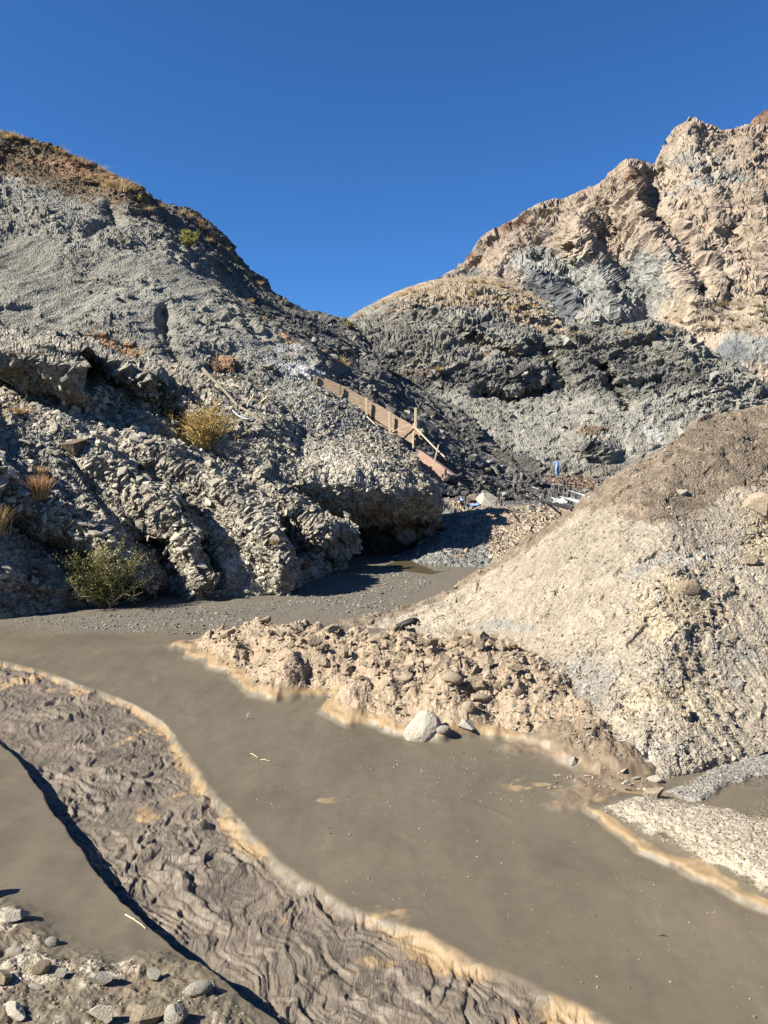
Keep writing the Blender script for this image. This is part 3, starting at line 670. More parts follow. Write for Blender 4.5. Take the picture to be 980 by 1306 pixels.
# --- E: far mountains
cE = [430, 560, 640, 720, 800, 880, 960, 1040, 1200, 1500]
E0 = rowz(cE, [560]*10, [270]*10)
E1 = rowz(cE, [470, 440, 440, 450, 460, 450, 430, 430, 430, 430], [330, 330, 320, 310, 300, 290, 280, 280, 280, 280])
E2 = rowz(cE, [440, 400, 385, 385, 395, 385, 370, 365, 360, 360], [370, 370, 360, 350, 340, 335, 330, 330, 330, 330])
E3 = rowz(cE, [420, 375, 335, 310, 305, 290, 280, 270, 260, 250], [410, 410, 405, 400, 395, 390, 390, 390, 390, 390])
E4 = [(430, 430, 450), (540, 382, 450), (567, 357, 450), (590, 345, 450), (615, 312, 450), (637, 298, 450), (660, 285, 455), (690, 268, 460), (718, 262, 462), (740, 252, 462), (765, 244, 460), (783, 226, 458), (802, 213, 456), (822, 216, 456), (830, 222, 462), (845, 204, 470), (862, 182, 475), (885, 167, 478), (905, 172, 480), (925, 181, 485), (950, 176, 490), (980, 176, 490), (1040, 165, 490), (1200, 140, 500), (1500, 130, 500)]
E5 = base_up(E4, 30, 12); E6 = base_up(E4, 150, 250)
usE = np.concatenate([np.arange(430, 540, 4), np.arange(540, 1000, 1.1), np.arange(1000, 1500, 10)])
def pullE(px, py, G):
    v = 27*ridge_tent(px, py, [(802, 213), (812, 250), (832, 300), (858, 345), (884, 388)], 46, 1.1)
    v = v-22*ridge_tent(px, py, [(826, 225), (838, 280), (868, 320), (892, 370)], 20)
    v = v+30*ridge_tent(px, py, [(742, 303), (758, 330), (772, 365), (780, 400)], 40, 1.1)
    v = v-16*ridge_tent(px, py, [(765, 300), (785, 340), (793, 370)], 18)
    v = v+24*ridge_tent(px, py, [(672, 345), (710, 370), (745, 412)], 30, 1.1)
    v = v+9*ridge_tent(px, py, [(885, 168), (880, 220), (905, 260), (915, 320), (918, 370)], 40, 1.2)
    v = v-5*ridge_tent(px, py, [(930, 180), (935, 250), (925, 330), (922, 370)], 14)
    v = v+7*ridge_tent(px, py, [(950, 178), (960, 250), (968, 310), (978, 365)], 30)
    v = v+20*ridge_tent(px, py, [(690, 268), (660, 300), (640, 335), (632, 350)], 34)-14*ridge_tent(px, py, [(660, 290), (615, 335)], 16)
    v = v+22*ridge_tent(px, py, [(765, 244), (738, 280), (735, 310)], 26)
    v = v+6*ridge_tent(px, py, [(1000, 200), (1010, 300), (1030, 380)], 34)
    for ln, wd, dp in [([(861, 283), (859, 310)], 5, 9), ([(908, 322), (916, 345), (920, 362)], 8, 12), ([(975, 330), (978, 362)], 7, 10), ([(880, 300), (882, 318)], 4, 5), ([(850, 190), (846, 225), (852, 250)], 9, 9), ([(700, 300), (690, 330)], 8, 8), ([(775, 262), (782, 300)], 7, 7), ([(940, 300), (944, 330)], 5, 6)]:
        v = v-dp*ridge_tent(px, py, ln, wd, .8)
    return v
def dispE(G, N, px, py, t):
    talus = np.clip(sst(1.35, .95, t+.1*fbm(G*.02, 2, 90))+blob(px, py, 830, 410, 40, 22)+blob(px, py, 930, 400, 60, 16), 0, 1)
    r = 1-.9*talus
    rib = ridged(rot(G, 8, 25, (.05, .02, .02))+.6*fbm(G*.012, 2, 89)[..., None], 4, 91)
    d = 5*fbm(G*.008, 3, 92)+r*(2.0*rib*.7+2.8*facet(rot(G, 0, 20, (.026, .026, .014))+.25*fbm(G*.03, 3, 88)[..., None], 87, .25, 1.3)+2.4*facet(rot(G, 0, 20, (.06, .06, .03)), 93, .3, 1.1)+1.5*facet(rot(G,0,0,(.12,.12,.07)), 94)+1.3*facet(G*.24, 95)+.6*facet(G*.5, 96)+1.2*ridged(rot(G, 0, 0, (.2, .2, .05)), 2, 96))
    d = d+.5*facet(G*.4, 97)
    return d*sst(4.8, 4.05, t)
def maskE(G, px, py, N):
    n = fbm(G*.02, 4, 98)
    blue = np.clip(.95*blob(px, py, 700, 350, 60, 34, 25)+1.0*blob(px, py, 820, 365, 52, 55)+.8*blob(px, py, 735, 385, 50, 40)+.6*blob(px, py, 885, 205, 42, 22)+1.0*blob(px, py, 950, 440, 45, 34)+.5*blob(px, py, 870, 250, 50, 18, -10)+.55*blob(px, py, 930, 235, 40, 14, -20), 0, 1)
    rust = np.clip(.9*blob(px, py, 652, 285, 30, 9)+.9*blob(px, py, 812, 228, 16, 14)+.5*blob(px, py, 600, 330, 40, 16)+.35*blob(px, py, 960, 190, 40, 12), 0, 1)
    slate = np.clip(1.0*blob(px, py, 700, 380, 44, 17, 42)+.8*blob(px, py, 930, 452, 34, 30)+.8*blob(px, py, 590, 352, 34, 8)+.5*blob(px, py, 740, 400, 20, 12), 0, 1)
    tan = np.clip(blob(px, py, 930, 395, 80, 28)*1.2, 0, 1)
    return dict(blue=blue, rust=rust, slate=slate, tan=tan)
mtE, GE, NE, pxE, pyE = patch('mountain', [E0, E1, E2, E3, E4, E5, E6], usE, [50, 60, 90, 120, 10, 8], M_far, dispE, maskE, pullE)
# far peak behind
cP = [880, 940, 960, 980, 1040, 1200]
Q0 = rowz(cP, [260]*6, [640]*6)
Q1 = rowz(cP, [215, 205, 200, 195, 190, 190], [690]*6)
Q2 = [(880, 200, 760), (925, 182, 760), (945, 176, 760), (958, 162, 765), (970, 148, 765), (985, 138, 770), (1010, 118, 780), (1040, 108, 790), (1200, 90, 800)]
Q3 = base_up(Q2, 100, 60)
def dispQ(G, N, px, py, t): return (6*fbm(G*.01, 3, 99)+3*facet(G*.05, 100)+1.5*facet(G*.12, 101))*sst(2.8, 2.05, t)
def maskQ(G, px, py, N): return dict(blue=0*px, rust=0*px+.75, slate=0*px, tan=0*px)
patch('mountain', [Q0, Q1, Q2, Q3], np.arange(880, 1200, 1.5), [30, 40, 6], M_far, dispQ, maskQ)

# --- F: gravel heap, right (columns share a parameter: 4th value)
F0r = [(425, 797, 0), (470, 806, .1), (540, 815, .2), (610, 828, .3), (660, 862, .4), (700, 925, .5), (760, 978, .6), (835, 1000, .7), (920, 985, .8), (990, 955, .9), (1120, 935, 1.0), (1500, 900, 1.2)]
F0r = [(a, b, PZ(a, b, -.05 if k < .85 else .1)[1], k) for a, b, k in F0r]
crest = [(452, 795, 20.6, 0), (500, 778, 20.6, .1), (545, 767, 20.4, .17), (600, 738, 20.2, .26), (640, 711, 20, .33), (690, 677, 18.6, .42), (740, 641, 17.4, .52), (795, 602, 16.8, .62), (850, 571, 17, .7), (880, 546, 17.6, .76), (905, 531, 18, .82), (945, 526, 18.2, .88), (980, 521, 18.4, .93), (1040, 510, 18.4, 1.0), (1500, 460, 18, 1.2)]
def mid(f, bulge, dx=0):
    out = []
    for k in [0, .06, .1, .17, .2, .26, .3, .33, .4, .42, .5, .52, .6, .62, .7, .76, .8, .82, .88, .93, 1.0, 1.1, 1.2]:
        a = catmull([q[3] for q in F0r], np.array([q[:3] for q in F0r]), np.array([k]))[0]
        b = catmull([q[3] for q in crest], np.array([q[:3] for q in crest]), np.array([k]))[0]
        A, B = P(*a), P(*b); M = A*(1-f)+B*f; M = M+np.array([0, 0, bulge*(B[2]-A[2])])
        px, py = proj(M); out.append((float(px), float(py), float(M[1]), k))
    return out
F1r = mid(.33, -.03); F2r = mid(.7, .03); F2b = mid(.9, .035)
F4r = [(a+6, b+14, c+1.2, k) for a, b, c, k in crest]; F5r = [(a+40, b+120, c+6, k) for a, b, c, k in crest]
usF = np.concatenate([np.linspace(0, 1.0, 620), np.linspace(1.0, 1.2, 40)[1:]])
def dispF(G, N, px, py, t):
    soil = sst(20, -20, py-(640+.0*px)-.28*(900-px)*0+.0)   # upper soil zone stays finer
    lump = sst(-.1, .4, fbm(G*.5, 3, 110))
    cl = np.clip(blob(px, py, 870, 760, 70, 80)+blob(px, py, 975, 660, 30, 60)+.7*blob(px, py, 860, 880, 90, 60), 0, 1)
    rt = .42+.12*sst(700, 860, px+.6*(py-800))
    d = .15*fbm(G*.45, 3, 111)+rt*(.026*facet(G*3.5, 112)*(.4+lump)+.016*facet(G*8, 113)+.009*facet(G*17, 114))+cl*(.03*facet(G*1.8, 115)+.03*facet(G*4, 116))
    d = d+.05*ridged(rot(G, 20, 0, (1.6, .35, .35)), 3, 117)*sst(700, 760, py)
    # small hollows
    h = perlin(rot(G, 0, 0, (2.4, 2.4, 2.4))+.4*fbm(G*3, 2, 7)[..., None], 118); d = d-.06*sst(.36, .55, h)-.03*sst(.3, .5, perlin(G*5.5, 120))
    return d*sst(.0, .06, t)*sst(5, 4.3, t)
def pullF(px, py, G): return .12*ridge_tent(px, py, [(790, 770), (860, 740), (890, 760), (850, 840)], 50)-.25*ridge_tent(px, py, [(765, 760), (760, 830), (740, 850)], 18)
def maskF(G, px, py, N):
    n = fbm(G*.8, 3, 119)
    lim = np.interp(px, [600, 700, 780, 840, 880, 940, 1000, 1300], [650, 640, 655, 668, 655, 618, 590, 520])
    soil = sst(22, -18, py-lim+20*n)
    # path strip along the left outline
    oy = np.interp(px, [455, 500, 560, 640, 740, 800, 850], [795, 778, 762, 712, 643, 600, 572])
    soil = np.maximum(soil, .85*sst(17, 5, py-oy+5*n)*sst(860, 800, px))
    soil = np.maximum(soil, .7*blob(px, py, 590, 808, 60, 9, 5)+.7*blob(px, py, 700, 842, 50, 14, 20))
    greyg = np.clip(.75*blob(px, py, 830, 720, 60, 14, -22)+.85*blob(px, py, 745, 875, 50, 40)+.6*blob(px, py, 940, 850, 40, 50)+.8*blob(px, py, 640, 800, 50, 10)+.4*blob(px, py, 700, 880, 40, 30), 0, 1)
    clay = np.clip(blob(px, py, 860, 780, 60, 46)+.8*blob(px, py, 970, 680, 26, 50)+.55*blob(px, py, 850, 900, 90, 60), 0, 1)
    salt = np.clip(.6*blob(px, py, 885, 712, 50, 16, -20)+.6*blob(px, py, 830, 960, 90, 20)+.4*blob(px, py, 840, 760, 26, 20), 0, 1)
    return dict(soil=soil, greyg=greyg, clay=clay, salt=salt)
heap, GF, NF, pxF, pyF = patch('gravel_heap', [F0r, F1r, F2r, F2b, crest, F4r, F5r], usF, [120, 130, 60, 30, 10, 8], M_heap, dispF, maskF, pullF)

# ------------------------------------------------------------------ ray casting onto the built terrain
bpy.context.view_layer.update()
DG = bpy.context.evaluated_depsgraph_get()
def pdir(px, py):
    u = (px-W0/2)/F0; v = -(py-H0/2)/F0
    return Vector((u, cp+v*sp, -sp+v*cp)).normalized()
def hit(px, py):
    ok, loc, n, *_ = sc.ray_cast(DG, Vector((0, 0, CAMZ)), pdir(px, py))
    return (loc, n) if ok else (None, None)
def drop(x, y):
    ok, loc, n, *_ = sc.ray_cast(DG, Vector((x, y, 200)), Vector((0, 0, -1)))
    return loc if ok else Vector((x, y, 0))

# ------------------------------------------------------------------ stones
def ico(sub):
    t = (1+5**.5)/2
    v = [(-1, t, 0), (1, t, 0), (-1, -t, 0), (1, -t, 0), (0, -1, t), (0, 1, t), (0, -1, -t), (0, 1, -t), (t, 0, -1), (t, 0, 1), (-t, 0, -1), (-t, 0, 1)]
    f = [(0, 11, 5), (0, 5, 1), (0, 1, 7), (0, 7, 10), (0, 10, 11), (1, 5, 9), (5, 11, 4), (11, 10, 2), (10, 7, 6), (7, 1, 8), (3, 9, 4), (3, 4, 2), (3, 2, 6), (3, 6, 8), (3, 8, 9), (4, 9, 5), (2, 4, 11), (6, 2, 10), (8, 6, 7), (9, 8, 1)]
    v = [np.array(a, float)/np.linalg.norm(a) for a in v]
    for _ in range(sub):
        c = {}; nf = []
        def m(a, b):
            k = (min(a, b), max(a, b))
            if k not in c:
                p = v[a]+v[b]; v.append(p/np.linalg.norm(p)); c[k] = len(v)-1
            return c[k]
        for a, b, d in f:
            x, y, z = m(a, b), m(b, d), m(d, a); nf += [(a, x, z), (b, y, x), (d, z, y), (x, y, z)]
        f = nf
    return np.array(v), np.array(f)
ICO = {k: ico(k) for k in (1, 2, 3, 4)}
def rock_shape(sub, seed, flat=.6, planes=7, cut=.62, rough=.06, round_=0.0):
    g = np.random.default_rng(seed); V, F = ICO[sub]; V = V.copy()
    for k in range(planes):
        n = g.normal(size=3); n /= np.linalg.norm(n); d = cut+g.uniform(-.1, .22)
        e = V@n-d; V = V-np.where(e > 0, e, 0)[:, None]*n[None]*(1-round_)
    V = V*np.array([1+g.uniform(-.1, .4), g.uniform(.6, 1), flat*g.uniform(.8, 1.2)])
    if rough:
        q = V+g.uniform(-50, 50, 3); V = V*(1+rough*fbm(q*2.5, 3, seed)[:, None]+rough*.5*fbm(q*7, 2, seed+1)[:, None])
    V /= np.abs(V).max()
    return V, F
def hull_rock(seed, flat=.4, n=13):
    """angular broken stone: convex hull of a few points in a skewed box"""
    import bmesh
    gg = np.random.default_rng(seed); pts = gg.uniform(-1, 1, (n, 3)); pts /= np.maximum(np.abs(pts).max(1, keepdims=True), .01)**.8
    pts = pts*np.array([1, gg.uniform(.55, .95), flat*gg.uniform(.8, 1.25)]); pts[:, 0] += pts[:, 1]*gg.uniform(-.4, .4)
    bm = bmesh.new(); [bm.verts.new(p) for p in pts]; res = bmesh.ops.convex_hull(bm, input=bm.verts)
    bmesh.ops.delete(bm, geom=[v for v in bm.verts if not v.link_faces], context='VERTS'); bmesh.ops.triangulate(bm, faces=bm.faces)
    bmesh.ops.recalc_face_normals(bm, faces=bm.faces); bm.verts.index_update()
    V = np.array([v.co[:] for v in bm.verts]); F = np.array([[v.index for v in f.verts] for f in bm.faces]); bm.free()
    return V/np.abs(V).max(), F
LIB = [hull_rock(100+i, flat=[.32, .5, .25, .6][i % 4]) for i in range(16)]
def rotmats(n, tilt, g):
    a = g.uniform(0, 2*np.pi, n); tx = g.normal(0, tilt, n); ty = g.normal(0, tilt, n)
    ca, sa = np.cos(a), np.sin(a); z = np.zeros(n); o = np.ones(n)
    Rz = np.stack([ca, -sa, z, sa, ca, z, z, z, o], -1).reshape(n, 3, 3)
    cx, sx = np.cos(tx), np.sin(tx); Rx = np.stack([o, z, z, z, cx, -sx, z, sx, cx], -1).reshape(n, 3, 3)
    cy, sy = np.cos(ty), np.sin(ty); Ry = np.stack([cy, z, sy, z, o, z, -sy, z, cy], -1).reshape(n, 3, 3)
    return Ry@Rx@Rz
def align(Nn):
    """frames whose z follows the surface normals"""
    z = Nn/np.linalg.norm(Nn, axis=1, keepdims=True); x = np.cross(np.array([0, 1., 0]), z); x /= np.linalg.norm(x, axis=1, keepdims=True)+1e-9
    y = np.cross(z, x); return np.stack([x, y, z], -1)
def stones_mesh(name, pos, size, Rm, mat, g, label, cat, tone=None, sink=.15):
    Vs, Fs, Ts = [], [], []; off = 0; n = len(pos)
    which = g.integers(0, len(LIB), n)
    for k, (V, F) in enumerate(LIB):
        idx = np.where(which == k)[0]
        if not len(idx): continue
        pv = np.einsum('nij,vj->nvi', Rm[idx], V)*size[idx][:, None, None]+pos[idx][:, None, :]
        m = len(V); Vs.append(pv.reshape(-1, 3))
        Fs.append((F[None]+(np.arange(len(idx))*m)[:, None, None]).reshape(-1, 3)+off); off += m*len(idx)
        tt = tone[idx] if tone is not None else g.uniform(0, 1, len(idx)); Ts.append(np.repeat(tt, m))
    o = mesh_np(name, np.concatenate(Vs), np.concatenate(Fs), mat, dict(tone=np.concatenate(Ts)))
    return tag(o, label, cat, kind='stuff')
def sizes(n, a, b, g, p=2.6):
    u = g.uniform(0, 1, n); return (a**(1-p)+u*(b**(1-p)-a**(1-p)))**(1/(1-p))
def pick(G, N, px, py, dens, n, g):
    """choose n surface points: dens is a weight per vertex, corrected for the grid's own spacing"""
    du = np.linalg.norm(np.gradient(G, axis=1), axis=-1); dv = np.linalg.norm(np.gradient(G, axis=0), axis=-1)
    w = (dens*du*dv*(px > -30)*(px < 1010)*(py < 1330)*(py > 100)).ravel(); w = np.clip(w, 0, None); w /= w.sum()
    i = g.choice(len(w), n, p=w); return G.reshape(-1, 3)[i].astype(float), N.reshape(-1, 3)[i].astype(float), px.ravel()[i], py.ravel()[i]

MS_bank = stuff_stone_mat('slope_stones', ((.29, .265, .21), (.40, .37, .30), (.50, .46, .375)), 1.1)
MS_grey = stuff_stone_mat('grey_stones', ((.17, .165, .145), (.27, .26, .225), (.38, .37, .32)), .95)
MS_pale = stuff_stone_mat('pale_stones', ((.30, .265, .21), (.43, .375, .29), (.56, .51, .42)), .84)
MS_clay = stuff_stone_mat('clay_stones', ((.36, .28, .19), (.46, .375, .27), (.56, .48, .37)), .82)
M_slab = stone_mat('slab_rock', (.30, .275, .225), (.40, .365, .30), (.49, .45, .375), 3, 20)
M_buff = stone_mat('buff_rock', (.42, .325, .22), (.50, .405, .29), (.55, .48, .38), 5, 30, .76)
M_pale = stone_mat('pale_rock', (.52, .47, .38), (.62, .57, .48), (.70, .66, .58), 8, 40, .9)
M_greyr = stone_mat('grey_rock', (.34, .32, .27), (.45, .42, .36), (.54, .51, .44), 6, 40)
M_brownr = stone_mat('brown_rock', (.12, .09, .065), (.19, .145, .105), (.26, .20, .15), 6, 30)

g = np.random.default_rng(21)
def mkrocks(name, label, cat, group, lst, mat, flat=.6, sub=2, seeds=6, rough=.07, planes=8, cut=.6):
    """lst: (pos, size, matrix3) individual rocks sharing a few meshes"""
    ms = []; QX = []
    for k in range(seeds):
        V, F = rock_shape(sub, 500+ k*13+len(label), flat=flat, rough=rough, planes=planes, cut=cut) if cut > .37 else hull_rock(700+k, flat*.85, 16)
        me = mesh_np(name, V, F, mat); ms.append(me.data); bpy.data.objects.remove(me)
    for i, (p, s_, Rm) in enumerate(lst):
        o = bpy.data.objects.new(name, ms[i % seeds]); COL.objects.link(o)
        M = Matrix([[float(Rm[a][b])*float(s_) for b in range(3)] for a in range(3)]).to_4x4(); M.translation = Vector([float(q) for q in p])
        o.matrix_world = M
        qx, qy = proj(np.array([float(c_) for c_ in p])); QX.append((float(qx), float(qy), float(s_), o))
    xs = sorted(q[0] for q in QX); ys = sorted(q[1] for q in QX); zs = sorted(q[2]/1 for q in QX); n_ = len(QX)
    for qx, qy, s_, o in QX:
        hy0 = 0; hx = ['far left', 'left', 'middle', 'right', 'far right'][min(4, int(5*xs.index(qx)/n_))]; hy = ['upper', 'middle', 'lower'][min(2, int(3*ys.index(qy)/n_))]
        big_ = ['smaller', 'medium', 'bigger'][min(2, int(3*zs.index(s_)/n_))]
        tag(o, label % (big_, hy+' '+hx), cat, group)

def scatter(name, G, N, px, py, dens, n, smin, smax, mat, label, cat, tilt=.35, big=0, bigspec=None, p=2.6, sink=.1):
    pos, nn, _, _ = pick(G, N, px, py, dens, n, g)
    nn = nn*np.where((nn[:, 1:2] > 0) & (nn[:, 2:3] < 0), -1, 1)
    s_ = sizes(n, smin, smax, g, p); A = align(nn+np.array([0, -.0, .8])); Rm = A@rotmats(n, tilt, g)
    pos = pos+nn/np.linalg.norm(nn, axis=1, keepdims=True)*(s_*(.25-sink))[:, None]
    o = np.argsort(-s_); pos, s_, Rm = pos[o], s_[o], Rm[o]
    if big:
        mkrocks(*bigspec[:4], [(pos[i], s_[i], Rm[i]) for i in range(big)], *bigspec[4:])
    stones_mesh(name, pos[big:], s_[big:], Rm[big:], mat, g, label, cat)

nB = fbm(GB.astype(np.float32)*.5, 3, 301)
dB = np.clip(.25+nB, 0.02, 1)*(1-.85*blob(pxB, pyB, 60, 620, 90, 40))*sst(470, 520, pyB+.0*pxB+20)*(pyB < 762)
scatter('scree_stones', GB, NB, pxB, pyB, dB+.15*(pyB > 470)*(pyB < 755), 18000, .045, .24, MS_bank, 'loose pale angular stones covering the slope above the stream', 'stones', .38, 80,
        ('rock_slab', '%s flat slab loose on the left stony slope, %s of its group', 'rock', 'slabs in the left bank slope', M_slab, .36, 2, 6, .02, 10, .36))
dC2 = (pyC < 650)*(1-.9*blob(pxC, pyC, 430, 590, 60, 30))
scatter('mound_stones', GC, NC, pxC, pyC, dC2*1., 5000, .03, .16, MS_bank, 'small broken stones strewn over the mound below the timber chute', 'stones', .4)
nA = fbm(GA.astype(np.float32)*.12, 3, 302)
scatter('hillside_stones', GA, NA, pxA, pyA, np.clip(nA, 0, 1)*(pyA > 230)+.6*sst(400, 440, pyA), 4500, .10, .7, MS_grey, 'broken dark grey stones scattered over the big left hillside', 'stones', .4, p=3)
scatter('scree_stones', GD, ND, pxD, pyD, (pyD > 380)*np.clip(.2+fbm(GD.astype(np.float32)*.08, 3, 303), 0, 1), 3500, .15, .9, MS_grey, 'grey broken stones on the crags and scree of the middle hill', 'stones', .4, p=3)
scatter('valley_stones', GV, NV, pxV, pyV, 1.0*(pyV < 700), 3000, .06, .4, MS_grey, 'broken stones on the valley floor behind the gravel heap', 'stones', .4, p=2.8)
scatter('beige_stones', GV, NV, pxV, pyV, 1.0*(pyV > 645)*(pxV > 575), 900, .05, .22, MS_clay, 'beige lumps on the low bank below the white sheeting', 'stones', .4, p=2.8)
nF = fbm(GF.astype(np.float32)*.6, 3, 304)
dF = np.clip(.1+nF, .02, 1)+.6*blob(pxF, pyF, 870, 850, 120, 110)+1.0*blob(pxF, pyF, 740, 880, 60, 50)+1.2*blob(pxF, pyF, 860, 960, 120, 30)
scatter('gravel_stones', GF, NF, pxF, pyF, dF*(1/(.3+.05*GF[..., 1])), 20000, .008, .045, MS_pale, 'loose gravel and small stones on the heap', 'gravel', .4, p=2.5)
dcl = 1.6*blob(pxF, pyF, 870, 780, 60, 60)+1.0*blob(pxF, pyF, 975, 670, 24, 60)+.5*blob(pxF, pyF, 850, 890, 80, 60)+.4*blob(pxF, pyF, 700, 900, 40, 40)
scatter('clay_lumps', GF, NF, pxF, pyF, dcl+.02, 700, .02, .10, MS_clay, 'yellowish clay lumps bedded in the face of the gravel heap', 'clay lumps', .5, 30,
        ('clay_lump', '%s yellowish clay lump in the heap face, %s of its group', 'clay lump', 'clay lumps in the gravel heap', M_buff, .7, 3, 6, .12, 10, .45))

# stones on the flat: direct points in plan
def plan_pts(poly_px, n, g, z=0.0):
    q = W2(poly_px); lo, hi = q.min(0), q.max(0); out = []
    while sum(len(a) for a in out) < n:
        c = g.uniform(lo, hi, (n*3, 2)); out.append(c[inside(c[:, 0], c[:, 1], q)])
    return np.concatenate(out)[:n]
def flat_stones(name, poly, n, smin, smax, mat, label, cat, p=2.6, tilt=.35, wt=None, big=0, bigspec=None, lift=.25):
    q = plan_pts(poly, n, g); s_ = sizes(n, smin, smax, g, p)
    z = np.array([drop(a, b)[2] for a, b in q]); pos = np.column_stack([q, z+s_*lift*.6]); Rm = rotmats(n, tilt, g)
    o = np.argsort(-s_); pos, s_, Rm = pos[o], s_[o], Rm[o]
    if big: mkrocks(*bigspec[:4], [(pos[i], s_[i], Rm[i]) for i in range(big)], *bigspec[4:])
    stones_mesh(name, pos[big:], s_[big:], Rm[big:], mat, g, label, cat)
RUBP = [(240, 826), (300, 866), (335, 888), (400, 885), (470, 915), (540, 930), (620, 935), (700, 950), (760, 975), (720, 880), (650, 850), (560, 838), (500, 836), (440, 830), (380, 826), (300, 822)]
RUBI = [(265, 828), (310, 862), (400, 875), (470, 905), (560, 920), (680, 935), (690, 880), (640, 858), (560, 846), (440, 838), (320, 826)]
flat_stones('rubble_gravel', RUBP, 4200, .012, .07, MS_clay, 'broken clay and gravel on the rubble bar', 'gravel', 2.4)
flat_stones('rubble_clods', RUBI, 330, .04, .21, MS_clay, 'smaller buff clods on the rubble bar', 'clods', 2.2, .6, big=110,
    bigspec=('clod', '%s lumpy buff clod on the rubble bar, %s of its group', 'clod', 'buff clods on the rubble bar', M_buff, .7, 3, 8, .14, 10, .42), lift=.7)
flat_stones('bar_stones', [(690, 880), (640, 870), (600, 925), (700, 955), (760, 985), (800, 990), (760, 920)], 900, .012, .06, MS_grey, 'grey shale chips between rubble bar and gravel heap', 'gravel', 2.6)
flat_stones('river_gravel', [(0, 792), (330, 770), (400, 735), (500, 728), (560, 740), (470, 790), (380, 778), (250, 812), (100, 800)], 5000, .012, .07, MS_grey, 'grey gravel strewn over the river bed below the mound', 'gravel', 2.6)
flat_stones('shale_chips', [(862, 1016), (905, 988), (975, 968), (1010, 968), (985, 985), (915, 1006), (900, 1024)], 900, .008, .03, MS_grey, 'strip of grey shale chips beside the pale bar', 'gravel', 2.2)
flat_stones('bar_gravel', [(765, 1040), (830, 1080), (980, 1140), (1010, 1140), (1010, 1065), (900, 1035), (830, 1025)], 2600, .005, .022, MS_pale, 'fine pale gravel on the salt crusted bar at the right edge', 'gravel', 2.4)
flat_stones('mud_pebbles', [(250, 930), (400, 920), (640, 960), (740, 1040), (980, 1180), (980, 1300), (700, 1250), (450, 1140), (300, 1020)], 700, .005, .018, MS_grey, 'scattered specks and pebbles stuck in the flat grey mud', 'pebbles', 3)
flat_stones('mud_pebbles', [(450, 950), (640, 960), (700, 1010), (560, 1060), (450, 1030)], 260, .006, .018, MS_grey, 'clusters of small pebbles in the mud near the large boulder', 'pebbles', 3)
flat_stones('near_gravel', [(-20, 1215), (60, 1240), (130, 1260), (260, 1265), (320, 1320), (330, 1400), (-60, 1400)], 1300, .004, .02, MS_pale, 'grit and small stones in the foreground mud', 'gravel', 2.6)
flat_stones('channel_grit', [(0, 900), (120, 905), (250, 1010), (400, 1160), (640, 1306), (330, 1290), (200, 1180), (100, 1060), (20, 960)], 350, .004, .016, MS_grey, 'bits of grit lying in the wrinkled mud channel', 'gravel', 3)
flat_stones('wash_stones', [(690, 985), (760, 990), (850, 1000), (835, 1015), (760, 1012), (700, 1005)], 60, .015, .05, MS_pale, 'pale pebbles washed along the foot of the gravel heap', 'pebbles', 2.2)

